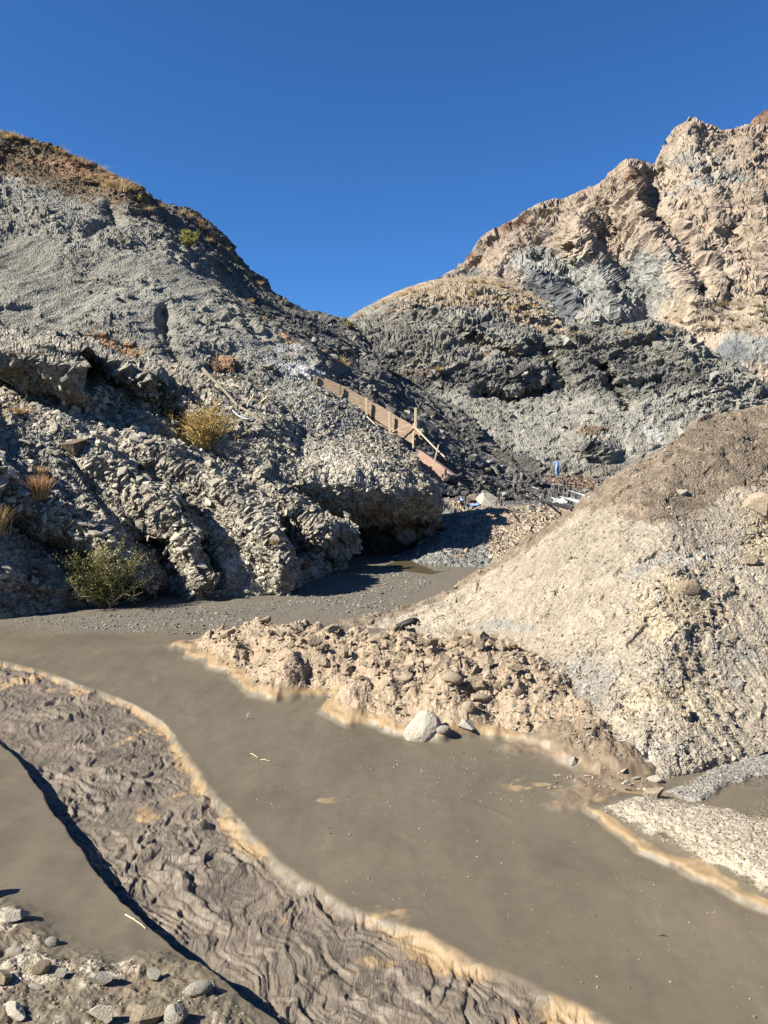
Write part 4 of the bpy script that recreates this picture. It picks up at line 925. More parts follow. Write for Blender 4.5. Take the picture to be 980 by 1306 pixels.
# single stones one can point at: (px, py of centre, width px, label, material, flatness, shape seed, cut)
SINGLE = [
 (540, 930, 36, 'big pale rounded boulder at the edge of the mud flow', 'boulder', 'boulder', M_pale, .9, 11, .8, 1.0),
 (566, 932, 15, 'small dark round stone tucked behind the big pale boulder', 'stone', 'stone', M_greyr, .8, 12, .85, .8),
 (125, 1251, 40, 'large white angular rock in the foreground mud', 'rock', 'rock', M_pale, .62, 13, .5, .6),
 (198, 1246, 15, 'small upright grey stone right of the large white rock', 'stone', 'stone', M_greyr, .9, 14, .6, 1.0),
 (253, 1263, 28, 'smooth round pale grey cobble near the edge of the gully', 'cobble', 'cobble', M_greyr, .75, 15, .95, .8),
 (15, 1169, 24, 'white stone at the left edge of the smooth mud', 'stone', 'stone', M_pale, .7, 16, .6, .7),
 (19, 1216, 21, 'small oval cream pebble below the white stone', 'pebble', 'pebble', M_pale, .5, 17, .95, .55),
 (52, 1236, 20, 'brown muddy lump left of the white rock', 'stone', 'stone', M_buff, .8, 18, .8, .8),
 (75, 1244, 14, 'pale pointed stone beside the brown muddy lump', 'stone', 'stone', M_greyr, .9, 19, .5, .9),
 (46, 1260, 18, 'flat grey stone in front of the brown muddy lump', 'stone', 'stone', M_greyr, .4, 20, .7, .5),
 (66, 1203, 15, 'small mud coated dome shaped stone in the smooth bank', 'stone', 'stone', M_greyr, .6, 21, .95, .7),
 (14, 1293, 38, 'flat cream rock at the bottom left corner', 'rock', 'rock', M_pale, .5, 22, .55, .6),
 (130, 1298, 28, 'pointed white rock at the bottom edge', 'rock', 'rock', M_pale, 1.0, 23, .5, 1.1),
 (187, 1296, 34, 'cream rock with a flat top at the bottom edge', 'rock', 'rock', M_buff, .8, 24, .55, .9),
 (228, 1299, 24, 'pale greenish grey rock at the bottom edge, right of the cream rock', 'rock', 'rock', M_greyr, .8, 25, .55, .8),
 (5, 1252, 22, 'cream stone cut by the left edge of the foreground', 'stone', 'stone', M_buff, .8, 26, .6, .8),
 (385, 717, 17, 'brown boulder at the foot of the shaded mound', 'boulder', 'boulder', M_brownr, .85, 27, .8, .9),
 (397, 730, 12, 'small grey boulder just below the brown one', 'boulder', 'boulder', M_greyr, .85, 28, .8, .8),
 (870, 629, 11, 'pale pointed rock alone on the brown soil of the heap', 'rock', 'rock', M_pale, .6, 29, .5, .6),
 (614, 888, 22, 'rounded slab leaning in the rubble above the boulder', 'rock', 'rock', M_buff, .5, 30, .8, 1.0),
 (578, 866, 22, 'oval tan stone high on the rubble bar', 'stone', 'stone', M_buff, .6, 31, .9, .6),
 (517, 866, 20, 'pale flat topped lump in the middle of the rubble bar', 'rock', 'rock', M_buff, .6, 32, .7, .6),
 (663, 880, 18, 'upright clay lump at the right end of the rubble bar', 'clod', 'clod', M_buff, 1.1, 33, .75, 1.2),
 (598, 903, 13, 'whitish rounded stone near the foot of the rubble', 'stone', 'stone', M_buff, .8, 34, .8, .8),
 (593, 926, 20, 'grey white block between boulder and heap foot', 'rock', 'rock', M_greyr, .7, 35, .6, .7),
 (835, 995, 15, 'white flat stone in the wash at the foot of the heap', 'stone', 'stone', M_pale, .5, 36, .7, .5),
 (812, 993, 10, 'small grey stone in the wash below the heap', 'stone', 'stone', M_greyr, .6, 37, .7, .6),
 (733, 970, 11, 'light grey shard standing in the brown wash', 'stone', 'stone', M_greyr, .6, 38, .5, .8),
 (833, 1012, 22, 'cream wedge shaped rock at the tip of the pale bar', 'rock', 'rock', M_buff, .6, 39, .6, .7),
 (932, 1034, 9, 'small white oval pebble right of the shale strip', 'pebble', 'pebble', M_pale, .5, 40, .95, .5),
 (98, 574, 26, 'brown block of stone among the slabs left of the slope', 'rock', 'rock', M_brownr, .7, 41, .5, .6),
 (45, 676, 34, 'tan boulder half buried below the orange grass tuft', 'boulder', 'boulder', M_buff, .8, 42, .7, .9),
 (70, 690, 22, 'smaller tan boulder beside the half buried one', 'boulder', 'boulder', M_buff, .8, 43, .7, .8),
 (302, 548, 12, 'pale stone beside the dry yellow bush', 'stone', 'stone', M_pale, .7, 44, .6, .7),
 (620, 601, 10, 'pinkish boulder on the bank behind the chute', 'boulder', 'boulder', M_buff, .8, 45, .7, .8),
 (622, 641, 22, 'grey block above the beige bank', 'rock', 'rock', M_greyr, .7, 46, .6, .6),
 (606, 636, 14, 'cream block left of the grey block above the beige bank', 'rock', 'rock', M_buff, .8, 47, .6, .8),
 (880, 752, 26, 'yellowish clay boulder bulging out of the heap face', 'boulder', 'boulder', M_buff, .9, 48, .85, .9),
 (972, 650, 26, 'cream block high at the right edge of the heap', 'boulder', 'boulder', M_buff, .9, 49, .7, 1.0),
 (961, 716, 20, 'cream block low at the right edge of the heap', 'boulder', 'boulder', M_buff, .8, 50, .7, .8),
]
for px, py, w, lab, nm, cat, mat, flat, seed, cut, asp in SINGLE:
    p, n = hit(px, py+w*asp*.25)
    if p is None: p = Vector(PZ(px, py+w*.3, 0)[:])
    V, F = rock_shape(4, seed, flat=flat, rough=.04 if cut < .9 else .015, cut=cut if cut > .75 else cut-.12, planes=10, round_=.25 if cut > .75 else 0)
    s_ = .5*w/F0*p.y*1.32/(.5*(V[:, 0].max()-V[:, 0].min()))
    if seed == 11:
        V = V*np.array([1, 1, 1.05]); V[:, 0] += V[:, 2]*.12; V[:, :2] *= (1.05-.22*V[:, 2:3])
    o = mesh_np(nm, V, F, mat, smooth=cut > .75)
    o.location = (p.x, p.y+s_*.2, p.z+s_*flat*.42); o.scale = (s_, s_*.9, s_)
    o.rotation_euler = (random.uniform(-.1, .1), random.uniform(-.15, .15), random.uniform(-.5, .5) if seed != 11 else 0)
    tag(o, lab, cat)
# tall stone just outside the left edge whose shadow lies on the smooth bank
V, F = rock_shape(3, 77, flat=1.0, cut=.6)
o = mesh_np('rock', V, F, M_greyr); q = PZ(-22, 1150, .06); o.location = (q[0], q[1], .17); o.scale = (.10, .09, .17)
tag(o, 'grey rock at the left edge casting a pointed shadow over the smooth mud', 'rock')

# ------------------------------------------------------------------ water
q = [PZ(a, b, -.245)[:2] for a, b in [(492, 728), (510, 722), (535, 724), (565, 728), (575, 735), (548, 741), (515, 736)]]
wm, wt_, wb = new_mat('water'); wb.inputs['Base Color'].default_value = (.09, .075, .045, 1); wb.inputs['Roughness'].default_value = .08; wb.inputs['Specular IOR Level'].default_value = .5
def sheet(name, pts, z, mat, sub=0):
    me = bpy.data.meshes.new(name); me.from_pydata([(a, b, z) for a, b in pts], [], [list(range(len(pts)))]); me.materials.append(mat)
    o = bpy.data.objects.new(name, me); COL.objects.link(o); return o
pz = sorted(drop(float(a), float(b))[2] for a, b in q)[3]-.015
tag(sheet('water', [(float(a), float(b)) for a, b in q], pz+.02, wm), kind='structure')

# ------------------------------------------------------------------ timber, poles, hoses
import bmesh
def frame_between(a, b, upv=Vector((0, 0, 1))):
    d = (b-a); L = d.length; x = d.normalized(); y = upv.cross(x); y = y.normalized() if y.length > 1e-4 else Vector((0, 1, 0)); z = x.cross(y); return x, y, z, L
def add_beam(bm, a, b, w, h, upv=Vector((0, 0, 1)), taper=1.0, n=6, warp=.01):
    """sawn plank between two points: w across, h along up; slightly warped, bevelled ends"""
    x, y, z, L = frame_between(a, b, upv); rings = []
    for i in range(n+1):
        t = i/n; c = a+x*L*t+z*warp*math.sin(t*5+a.x)+y*warp*math.cos(t*4+a.y); k = 1+(taper-1)*t
        if i in (0, n): k *= .94
        e = .12*min(w, h); r = []
        for sy, sz, ey, ez in ((-1, -1, 0, e), (-1, -1, e, 0), (1, -1, -e, 0), (1, -1, 0, e), (1, 1, 0, -e), (1, 1, -e, 0), (-1, 1, e, 0), (-1, 1, 0, -e)):
            r.append(bm.verts.new(c+y*(sy*w/2+ey)*k+z*(sz*h/2+ez)*k))
        rings.append(r)
    for i in range(n):
        for k in range(8): bm.faces.new((rings[i][k], rings[i][(k+1) % 8], rings[i+1][(k+1) % 8], rings[i+1][k]))
    bm.faces.new(rings[0][::-1]); bm.faces.new(rings[-1])
def add_tube(bm, pts, rad, seg=8, r2=None, knob=0):
    rings = []; n = len(pts)
    for i, p in enumerate(pts):
        d = (pts[min(i+1, n-1)]-pts[max(i-1, 0)]).normalized(); u = d.cross(Vector((0, 0, 1)))
        u = u.normalized() if u.length > 1e-3 else Vector((1, 0, 0)); v = d.cross(u)
        r = rad+(r2-rad)*i/(n-1) if r2 is not None else rad; r *= 1+knob*random.uniform(-1, 1)
        rings.append([bm.verts.new(p+(u*math.cos(a)+v*math.sin(a))*r) for a in [2*math.pi*k/seg for k in range(seg)]])
    for i in range(n-1):
        for k in range(seg): bm.faces.new((rings[i][k], rings[i][(k+1) % seg], rings[i+1][(k+1) % seg], rings[i+1][k]))
    bm.faces.new(rings[0][::-1]); bm.faces.new(rings[-1])
def obj(name, bm, mat, parent=None, smooth=False):
    bmesh.ops.recalc_face_normals(bm, faces=bm.faces)
    me = bpy.data.meshes.new(name); bm.to_mesh(me); bm.free(); me.materials.append(mat)
    if smooth:
        for p in me.polygons: p.use_smooth = True
    o = bpy.data.objects.new(name, me); COL.objects.link(o)
    if parent:
        o.parent = parent; o.matrix_parent_inverse = Matrix.Translation(-parent.location)
    return o
def empty(name, loc, label, cat, group=None):
    o = bpy.data.objects.new(name, None); COL.objects.link(o); o.location = loc; o.empty_display_size = .2
    return tag(o, label, cat, group)
def VP(px, py, Y): return Vector([float(c) for c in P(px, py, Y)])

M_wood = plain_mat('sawn_wood', (.20, .145, .10), (.42, .32, .225), 3, .85, .006, (1, 1, 5), kf=1.25)
M_woodp = plain_mat('weathered_wood', (.45, .36, .23), (.62, .52, .36), 12, .85, .004)
M_red = plain_mat('red_board', (.26, .17, .13), (.40, .27, .21), 3, .75, .003)
M_dark = plain_mat('black_rubber', (.012, .012, .014), (.03, .03, .034), 20, .6, .002)
M_steel = plain_mat('grey_pipe', (.30, .31, .32), (.42, .43, .44), 10, .5, .001)
M_post = plain_mat('dark_post', (.09, .065, .045), (.17, .12, .085), 15, .85, .003)

ch = empty('timber_chute', VP(465, 520, 39), 'long brown timber chute of boards and posts running down the mound crest', 'chute')
top = [(403, 479, 39.8), (440, 497, 39.6), (470, 513, 39.3), (500, 531, 38.8), (529, 548, 38.2)]
bot = [(403, 495, 39.8), (440, 510, 39.6), (470, 529, 39.3), (500, 549, 38.8), (529, 568, 38.2)]
for i in range(4):
    a0, a1 = VP(*top[i]), VP(*top[i+1]); b0, b1 = VP(*bot[i]), VP(*bot[i+1])
    for k in range(2):      # two boards per bay
        f0, f1 = (k+.04)/2, (k+.96)/2
        bm = bmesh.new(); p0, p1 = a0.lerp(b0, (f0+f1)/2), a1.lerp(b1, (f0+f1)/2)
        hgt = (a0-b0).length*(f1-f0); add_beam(bm, p0+Vector((0, -.02*k, 0)), p1+Vector((0, -.02*k, 0)), .035, hgt, warp=.006)
        obj('board', bm, M_wood, ch)
        bm = bmesh.new(); add_beam(bm, p0+Vector((.35, .75, .02)), p1+Vector((.35, .75, .02)), .035, hgt, warp=.006)
        obj('board', bm, M_wood, ch)
bm = bmesh.new()
add_beam(bm, VP(403, 494, 40.2), VP(529, 566, 38.6), .72, .04); obj('trough_floor', bm, M_wood, ch)
for px, y0, y1, Y in [(401.5, 478, 494, 39.7), (433, 490, 508, 39.5), (468, 507, 531, 39.1), (497.5, 525, 551, 38.6), (530.5, 520, 545, 38.3)]:
    bm = bmesh.new(); a = VP(px, y1+4, Y-.06); b = VP(px, y0, Y-.06); add_beam(bm, a, b, .13, .12, Vector((1, 0, .01)), warp=.004)
    obj('post', bm, M_woodp if px > 460 else M_wood, ch)
for (x0, y0, x1, y1, w) in [(500, 551, 523, 541, .05), (528, 540, 527, 572, .07), (468, 531, 478, 541, .06)]:
    bm = bmesh.new(); add_beam(bm, VP(x0, y0, 38.3), VP(x1, y1, 38.1), w, w, Vector((0, 1, 0)), warp=.003); obj('brace', bm, M_woodp, ch)
# lower run, reddish panel and dark outlet
lo_ = empty('board_chute', VP(555, 590, 37.5), 'reddish lower board chute ending in a black outlet beside the dark hollow', 'chute')
a0, a1, b0, b1 = VP(533, 573, 37.8), VP(578, 606, 37), VP(537, 592, 37.8), VP(567, 617, 37)
for k in range(2):
    bm = bmesh.new(); f = (k+.5)/2; add_beam(bm, a0.lerp(b0, f), a1.lerp(b1, f), .04, (a0-b0).length*.49, warp=.004); obj('panel', bm, M_red, lo_)
bm = bmesh.new(); add_beam(bm, VP(533, 572, 38.5), VP(580, 607, 37.7), .75, .05); obj('trough_floor', bm, M_red, lo_)
bm = bmesh.new(); p0 = VP(568, 609, 37.0); p1 = VP(583, 614, 37.2); add_tube(bm, [p0+(p1-p0)*t for t in (0, .3, .6, 1)], .24, 14); obj('outlet', bm, M_dark, lo_, True)
bm = bmesh.new(); add_beam(bm, VP(551.5, 597, 36.9), VP(560, 567, 36.9), .06, .06, Vector((0, 1, 0))); obj('stake', bm, M_woodp, lo_)
bm = bmesh.new(); add_beam(bm, VP(530, 546, 38), VP(567.5, 583, 36.8), .06, .06)
tag(obj('pole', bm, M_woodp), 'thin pale pole sloping from the tall post down over the red boards', 'pole')
def hose(name, pts, rad, mat, label, cat, drape=True, lift=.03, n=8, group=None):
    P3 = []
    for a, b in pts:
        h_, _ = hit(a, b); P3.append((h_ if h_ is not None else VP(a, b, 40))+Vector((0, 0, lift)))
    P3 = np.array([tuple(v) for v in P3]); t = np.linspace(0, len(P3)-1, (len(P3)-1)*n+1); C_ = catmull(np.arange(len(P3)), P3, t)
    bm = bmesh.new(); add_tube(bm, [Vector(c) for c in C_], rad, 7)
    return tag(obj(name, bm, mat, smooth=True), label, cat, group)
bm = bmesh.new(); pts = [VP(526, 575, 36.6), VP(530, 588, 36.0), VP(535, 605, 35.4), VP(540, 620, 35.0), VP(544, 628, 34.9)]
add_tube(bm, pts, .025, 6); tag(obj('rope', bm, M_post), 'thin rope hanging from the end post into the dark hollow', 'rope')
hose('hose', [(590, 612), (625, 618), (655, 628), (690, 640), (730, 650)], .06, M_dark, 'black hose running over the rubble behind the beige bank', 'hose')
hose('hose', [(600, 604), (640, 612), (680, 622), (715, 634), (738, 642)], .045, M_steel, 'grey hose lying above the black one on the rubble', 'hose')
hose('cable', [(700, 620), (725, 626), (752, 636)], .03, M_steel, 'thin grey cable below the worker', 'cable')

# poles and post on the left
def beam_hit(name, a, b, w, h, mat, label, cat, dy=-.15, n=8, taper=1, warp=.02):
    pa, _ = hit(*a); pb, _ = hit(*b); ya = yb = min(pa.y, pb.y)+dy*2
    bm = bmesh.new(); add_beam(bm, VP(a[0], a[1], ya), VP(b[0], b[1], yb), w, h, Vector((0, 0, 1)), taper, n, warp)
    return tag(obj(name, bm, mat), label, cat)
beam_hit('plank', (259, 469), (303, 517), .22, .12, M_woodp, 'long pale plank lying above the yellow bush', 'plank', -.3)
beam_hit('plank', (258, 471), (276, 487), .12, .08, M_woodp, 'short split plank beside the top of the long pale plank', 'plank', -.45)
beam_hit('plank', (306, 519), (335, 538), .10, .09, M_woodp, 'shorter pale plank below the long one', 'plank', -.2, taper=1.5)
bm = bmesh.new(); pa, _ = hit(275, 482); add_beam(bm, pa-Vector((0, .1, .3)), VP(277.5, 447, pa.y-.1), .09, .09, Vector((1, 0, 0))); tag(obj('post', bm, M_post), 'thin dark upright post standing above the pale planks', 'post')
beam_hit('beam', (275, 479), (306, 484), .08, .08, M_post, 'dark horizontal beam beside the upright post', 'beam', -.25)
for a, b, lab in [((324, 502), (315, 520), 'forked piece of pale driftwood right of the planks'), ((341, 506), (331, 516), 'small pale stick right of the driftwood')]:
    pa, _ = hit(*a); pb, _ = hit(*b); bm = bmesh.new(); y = min(pa.y, pb.y)-.1
    A_, B_ = VP(a[0], a[1], y), VP(b[0], b[1], y); add_tube(bm, [A_, A_.lerp(B_, .3)+Vector((.05, 0, .04)), A_.lerp(B_, .6)+Vector((-.04, 0, 0)), B_], .05, 6, .03, .25)
    add_tube(bm, [A_.lerp(B_, .3), A_.lerp(B_, .2)+Vector((-.15, 0, .12))], .03, 5, .015)
    tag(obj('driftwood', bm, M_woodp), lab, 'driftwood')
hose('pipe', [(297, 527), (305, 534), (316, 538), (326, 535)], .035, M_steel, 'curved grey pipe end below the pale planks', 'pipe', lift=.12)
bm = bmesh.new(); pa, _ = hit(31, 524); add_tube(bm, [pa-Vector((0, 0, .2)), VP(32, 512, pa.y), VP(35, 502, pa.y-.05)], .03, 6, .015); tag(obj('stick', bm, M_post), 'short dark stick standing on the stony ledge at the left', 'stick')
beam_hit('beam', (8, 449), (58, 453), .10, .06, M_post, 'long dark beam lying along the ledge at the left', 'beam', -.25)

# sheets of plastic
M_blue = plain_mat('blue_plastic', (.12, .20, .42), (.20, .30, .52), 5, .5, .004, spec=.4)
M_white = plain_mat('white_plastic', (.34, .35, .37), (.50, .51, .52), 5, .6, .004)
def crumple(name, px, py, wpx, hpx, mat, label, seed):
    p, n = hit(px, py); w = wpx/F0*p.y; d = max(.5, hpx/F0*p.y*3.2); nu, nv = 26, 14
    u, v = np.meshgrid(np.linspace(-.5, .5, nu), np.linspace(-.5, .5, nv)); X = np.stack([u*w, v*d, 0*u], -1).astype(np.float32)
    z = .10*np.abs(fbm(X*1.8+seed, 3, seed))+.05*ridged(X*3+seed, 2, seed+1)*.5
    X[..., 0] += .08*fbm(X*1.5+9, 2, seed+3); X[..., 1] += (.18*fbm(X*1.1+5, 2, seed+4))
    for i in range(nv):
        for j in range(nu): X[i, j, 2] = 0
    Zb = np.array([drop(p.x+float(a), p.y+float(b)).z for a, b in X[..., :2].reshape(-1, 2)]).reshape(nv, nu)
    Zb = (Zb+np.roll(Zb, 1, 0)+np.roll(Zb, -1, 0)+np.roll(Zb, 1, 1)+np.roll(Zb, -1, 1))/5
    Gd = X.copy(); Gd[..., 0] += p.x; Gd[..., 1] += p.y; Gd[..., 2] = Zb+z+.05
    o = mesh_np(name, Gd.reshape(-1, 3), grid_faces(nv, nu), mat, smooth=True)
    sm = o.modifiers.new('thick', 'SOLIDIFY'); sm.thickness = .01
    tag(o, label, 'sheet')
crumple('plastic_sheet', 601, 646, 26, 6, M_blue, 'crumpled blue plastic sheet at the top of the beige bank', 3)
crumple('plastic_sheet', 722, 637, 36, 7, M_white, 'pale plastic sheet spread behind the gravel heap', 5)

# black bundle of hose on the heap foot
p, _ = hit(521, 803)
bd = empty('hose_bundle', p, 'black bundle of rubber hose lying at the top of the rubble bar', 'hose bundle')
s_ = p.y/F0
bm = bmesh.new()
for k in range(5):
    o0 = Vector((random.uniform(-2, 2)*s_, random.uniform(-3, 3)*s_, random.uniform(0, 3)*s_))
    add_tube(bm, [p+o0+Vector(((-18+3*k)*s_, 0, -2*s_)), p+o0+Vector((-8*s_, 0, 5*s_)), p+o0+Vector((4*s_, 0, 10*s_)), p+o0+Vector((10*s_, 0, 8*s_))], 2.4*s_, 8, 3.0*s_)
obj('strand', bm, M_dark, bd, True)
bm = bmesh.new(); c = p+Vector((8*s_, -2*s_, 9*s_))
add_tube(bm, [c+Vector((math.cos(a)*6*s_, 0, math.sin(a)*6*s_)) for a in np.linspace(-.6, 3.9, 14)], 1.3*s_, 8); obj('loop', bm, M_dark, bd, True)

# twigs on the mud
for k, (a, b, lab) in enumerate([((313, 917), (318, 909), 'short upright twig stuck in the mud'), ((320, 962), (329, 968), 'pale twig lying on the mud, left of a pair'), ((333, 970), (344, 972), 'pale twig lying on the mud, right of a pair'), ((840, 1194), (850, 1195), 'dark twig on the smooth mud towards the right'), ((160, 1168), (186, 1186), 'thin root sticking out of the gully bank')]):
    A_, _ = hit(*a); B_, _ = hit(*b); bm = bmesh.new()
    if k == 0: A_ = B_ = hit(315, 917)[0]; B_ = A_+Vector((.04, 0, .10))
    up = Vector((0, 0, .012)); add_tube(bm, [A_+up, A_.lerp(B_, .4)+up*1.8, A_.lerp(B_, .75)+up*1.2+Vector((.01, 0, 0)), B_+up], .006, 6, .003)
    add_tube(bm, [A_.lerp(B_, .4)+up*1.5, A_.lerp(B_, .5)+up*2+Vector((-.02, .03, .01))], .004, 5, .002)
    tag(obj('twig', bm, M_woodp if k not in (3,) else M_post), lab, 'twig')

# ------------------------------------------------------------------ vegetation
def plant_mat(name, ca, cb, cc, kf=1.35):
    m, nt, b = new_mat(name); n = NT(nt); gi = nt.nodes.new('ShaderNodeNewGeometry')
    c = n.ramp(gi.outputs['Random Per Island'], [(0, ca), (.5, cb), (1, cc)])
    n.link(n.alb(c, kf), b.inputs['Base Color']); b.inputs['Roughness'].default_value = .75
    tr = nt.nodes.new('ShaderNodeBsdfTranslucent'); n.link(n.alb(c, kf), tr.inputs[0]); mx = nt.nodes.new('ShaderNodeMixShader'); mx.inputs[0].default_value = .25
    out = [q for q in nt.nodes if q.type == 'OUTPUT_MATERIAL'][0]; n.link(b.outputs[0], mx.inputs[1]); n.link(tr.outputs[0], mx.inputs[2]); n.link(mx.outputs[0], out.inputs[0])
    return m
M_straw = plant_mat('dry_grass', (.38, .25, .11), (.52, .37, .18), (.62, .48, .28))
M_orange = plant_mat('orange_grass', (.36, .20, .09), (.48, .29, .14), (.56, .38, .2))
M_yel = plant_mat('yellow_twigs', (.30, .22, .04), (.46, .32, .07), (.50, .30, .10))
M_ytw = plain_mat('yellow_stems', (.30, .22, .07), (.44, .32, .12), 20, .85, 0)
M_olive = plant_mat('olive_leaves', (.20, .20, .05), (.32, .30, .09), (.48, .43, .18))
M_green = plant_mat('green_leaves', (.06, .09, .02), (.12, .15, .04), (.24, .24, .09))
M_twig = plain_mat('bush_twigs', (.16, .12, .07), (.26, .20, .12), 20, .85, 0)
def blades(n, h, spread, w, seed, droop=.35, up=1.0):
    gg = np.random.default_rng(seed); a = gg.uniform(0, 2*np.pi, n); r = np.abs(gg.normal(0, .35, n))*spread*.4
    lean = np.clip(np.abs(gg.normal(0, .45, n)), 0, 1.25)*spread/h*.9; L = h*gg.uniform(.55, 1.0, n)
    tw = gg.uniform(0, np.pi, n); K = 4; V = np.zeros((n, K+1, 2, 3)); base = np.stack([np.cos(a)*r, np.sin(a)*r, 0*a-.03*h], -1)
    for k in range(K+1):
        t = k/K; out = lean*(t+droop*t*t)*L; z = L*t*(1-droop*.35*t*t)
        c = base+np.stack([np.cos(a)*out, np.sin(a)*out, z], -1); ww = w*(1-.85*t)
        sd = np.stack([np.cos(tw), np.sin(tw), 0*a], -1)*ww
        V[:, k, 0] = c-sd; V[:, k, 1] = c+sd
    idx = np.arange(n*(K+1)*2).reshape(n, K+1, 2); F = np.stack([idx[:, :-1, 0], idx[:, :-1, 1], idx[:, 1:, 1], idx[:, 1:, 0]], -1).reshape(-1, 4)
    return V.reshape(-1, 3), F
def tuft(name, px, py, wpx, hpx, mat, label, cat='grass tuft', n=260, seed=1, group=None, mesh=None):
    p, _ = hit(px, py)
    if p is None: return None
    s_ = p.y/F0; h = hpx*s_; w = wpx*s_
    V, F = blades(n, h, w*.75, max(.006, .55*s_), seed)
    o = mesh_np(name, V, F, mat); o.location = p; return tag(o, label, cat, group)
tuft('grass_tuft', 51, 636, 32, 38, M_orange, 'orange dry grass tuft on the grey ledge at the left', n=500, seed=3)
tuft('grass_tuft', -6, 681, 42, 46, M_straw, 'big golden grass tuft cut by the left edge', n=600, seed=4)
tuft('grass_tuft', 351, 694, 20, 11, M_straw, 'small straw coloured tuft in front of the shaded mound', n=160, seed=5)
tuft('grass_tuft', 24, 528, 34, 12, M_straw, 'low straw coloured tuft beside the dark stick', n=160, seed=6)
tuft('grass_tuft', 50, 606, 30, 16, M_straw, 'faded straw tuft just above the orange one', n=160, seed=7)

def bush(px, py, wpx, hpx, mats, label, seed, leaves, name='bush', leafw=.045, twigs=26, up=.9, cat='bush', stem=None, at=None):
    p = at if at is not None else hit(px, py)[0]; s_ = p.y/F0; W_, H_ = wpx*s_, hpx*s_; gg = np.random.default_rng(seed)
    root = empty(name, p, label, cat); bm = bmesh.new(); tips = []
    for k in range(twigs):
        a = gg.uniform(0, 2*np.pi); el = np.clip(gg.normal(up, .35), .25, 1.5); L = gg.uniform(.65, 1.05)
        d = Vector((math.cos(a)*math.cos(el)*W_*.62, math.sin(a)*math.cos(el)*W_*.62, math.sin(el)*H_))*L
        q = p+Vector((gg.normal(0, .04)*W_, gg.normal(0, .04)*W_, -.05)); pts = [q]
        for j in range(1, 5):
            t = j/4; pts.append(q+d*t+Vector((gg.normal(0, .03)*W_, gg.normal(0, .03)*W_, gg.normal(0, .02)*H_+.06*H_*math.sin(t*3))))
        add_tube(bm, pts, .012*max(W_, 1), 4, .003)
        for j in range(9):
            t = gg.uniform(.3, 1); b0 = pts[int(t*4)] if t < 1 else pts[4]; e = b0+Vector((gg.normal(0, .09)*W_, gg.normal(0, .09)*W_, abs(gg.normal(.10, .07))*H_))
            add_tube(bm, [b0, (b0+e)/2+Vector((gg.normal(0, .01)*W_, 0, 0)), e], .006*max(W_, 1), 3, .002)
            tips.append((b0, e))
    obj('stem', bm, stem or M_twig, root)
    nper = leaves//len(tips)+1; A_ = []
    for b0, e in tips:
        t = gg.uniform(0, 1.1, nper); A_.append(np.array(b0)[None]*(1-t[:, None])+np.array(e)[None]*t[:, None]+gg.normal(0, .028*W_, (nper, 3)))
    A_ = np.concatenate(A_); n = len(A_); d1 = gg.normal(size=(n, 3)); d1[:, 2] = np.abs(d1[:, 2])+.4; d1 /= np.linalg.norm(d1, axis=1, keepdims=True)
    d2 = np.cross(d1, gg.normal(size=(n, 3))); d2 /= np.linalg.norm(d2, axis=1, keepdims=True); ln = leafw*gg.uniform(.7, 1.6, n)[:, None]
    V = np.stack([A_, A_+d1*ln*.5+d2*ln*.22, A_+d1*ln, A_+d1*ln*.5-d2*ln*.22], 1)
    zz = (A_[:, 2]-p.z)/H_+gg.normal(0, .15, n)
    sel = zz > .55 if len(mats) > 1 else np.ones(n, bool)
    for k, m_ in enumerate(mats):
        ids = np.where(sel == (k == 0))[0]
        if not len(ids): continue
        o = mesh_np('foliage', V[ids].reshape(-1, 3), np.arange(len(ids)*4).reshape(-1, 4), m_); o.parent = root; o.matrix_parent_inverse = Matrix.Translation(-root.location)
    return root
bush(264, 572, 104, 70, [M_yel], 'dry yellow green bush growing on the stony slope under the planks', 11, 4200, leafw=.045, twigs=52, up=.85, stem=M_ytw)
_g = PZ(136, 774, 0); _g = Vector((float(_g[0]), float(_g[1]), -.03))
bush(134, 762, 112, 98, [M_olive, M_green], 'green bush with paler top at the foot of the stony slope', 12, 13000, leafw=.045, twigs=50, up=.85, at=_g)
bush(240, 316, 32, 26, [M_olive], 'olive green bush in the dark rocks high on the left ridge', 13, 1500, leafw=.16, twigs=16)
bush(445, 419, 16, 12, [M_olive], 'small green bush in the notch between the two hills', 14, 700, leafw=.16, twigs=10)
bush(179, 258, 10, 12, [M_olive], 'tiny green bush beside the straw tufts on the left ridge', 15, 300, leafw=.16, twigs=8)

# shared dry tufts on ridges
def tuft_meshes(n, k, mat):
    out = []
    for i in range(k):
        V, F = blades(n, 1.0, 1.1, .03, 900+i, .5); o = mesh_np('grass_tuft', V, F, mat); out.append(o.data); bpy.data.objects.remove(o)
    return out
TM = tuft_meshes(70, 4, M_straw)
ORD = ['first', 'second', 'third', 'fourth', 'fifth', 'sixth', 'seventh', 'eighth', 'ninth', 'tenth', 'eleventh', 'twelfth', 'thirteenth', 'fourteenth', 'fifteenth', 'sixteenth', 'seventeenth', 'eighteenth', 'nineteenth', 'twentieth']
ORD += ['twenty '+x for x in ORD[:9]]+['thirtieth']+['thirty '+x for x in ORD[:9]]
def ridge_tuft(px, py, hpx, label, group, i, wide=1.4):
    p, _ = hit(px, py)
    if p is None: return
    o = bpy.data.objects.new('grass_tuft', TM[i % 4]); COL.objects.link(o); h = hpx/F0*p.y
    o.location = p-Vector((0, 0, .05*h)); o.scale = (h*wide, h*wide, h); o.rotation_euler = (0, 0, i*1.7); tag(o, label, 'grass tuft', group)
ra = [(8, 175), (17, 173), (24, 175), (42, 181), (74, 193), (82, 196), (96, 202), (103, 206), (111, 208), (128, 216), (140, 222), (158, 232), (166, 236), (173, 240), (207, 262), (232, 271), (243, 275), (256, 283), (262, 290), (270, 299), (289, 318), (300, 330), (318, 350), (330, 362)]
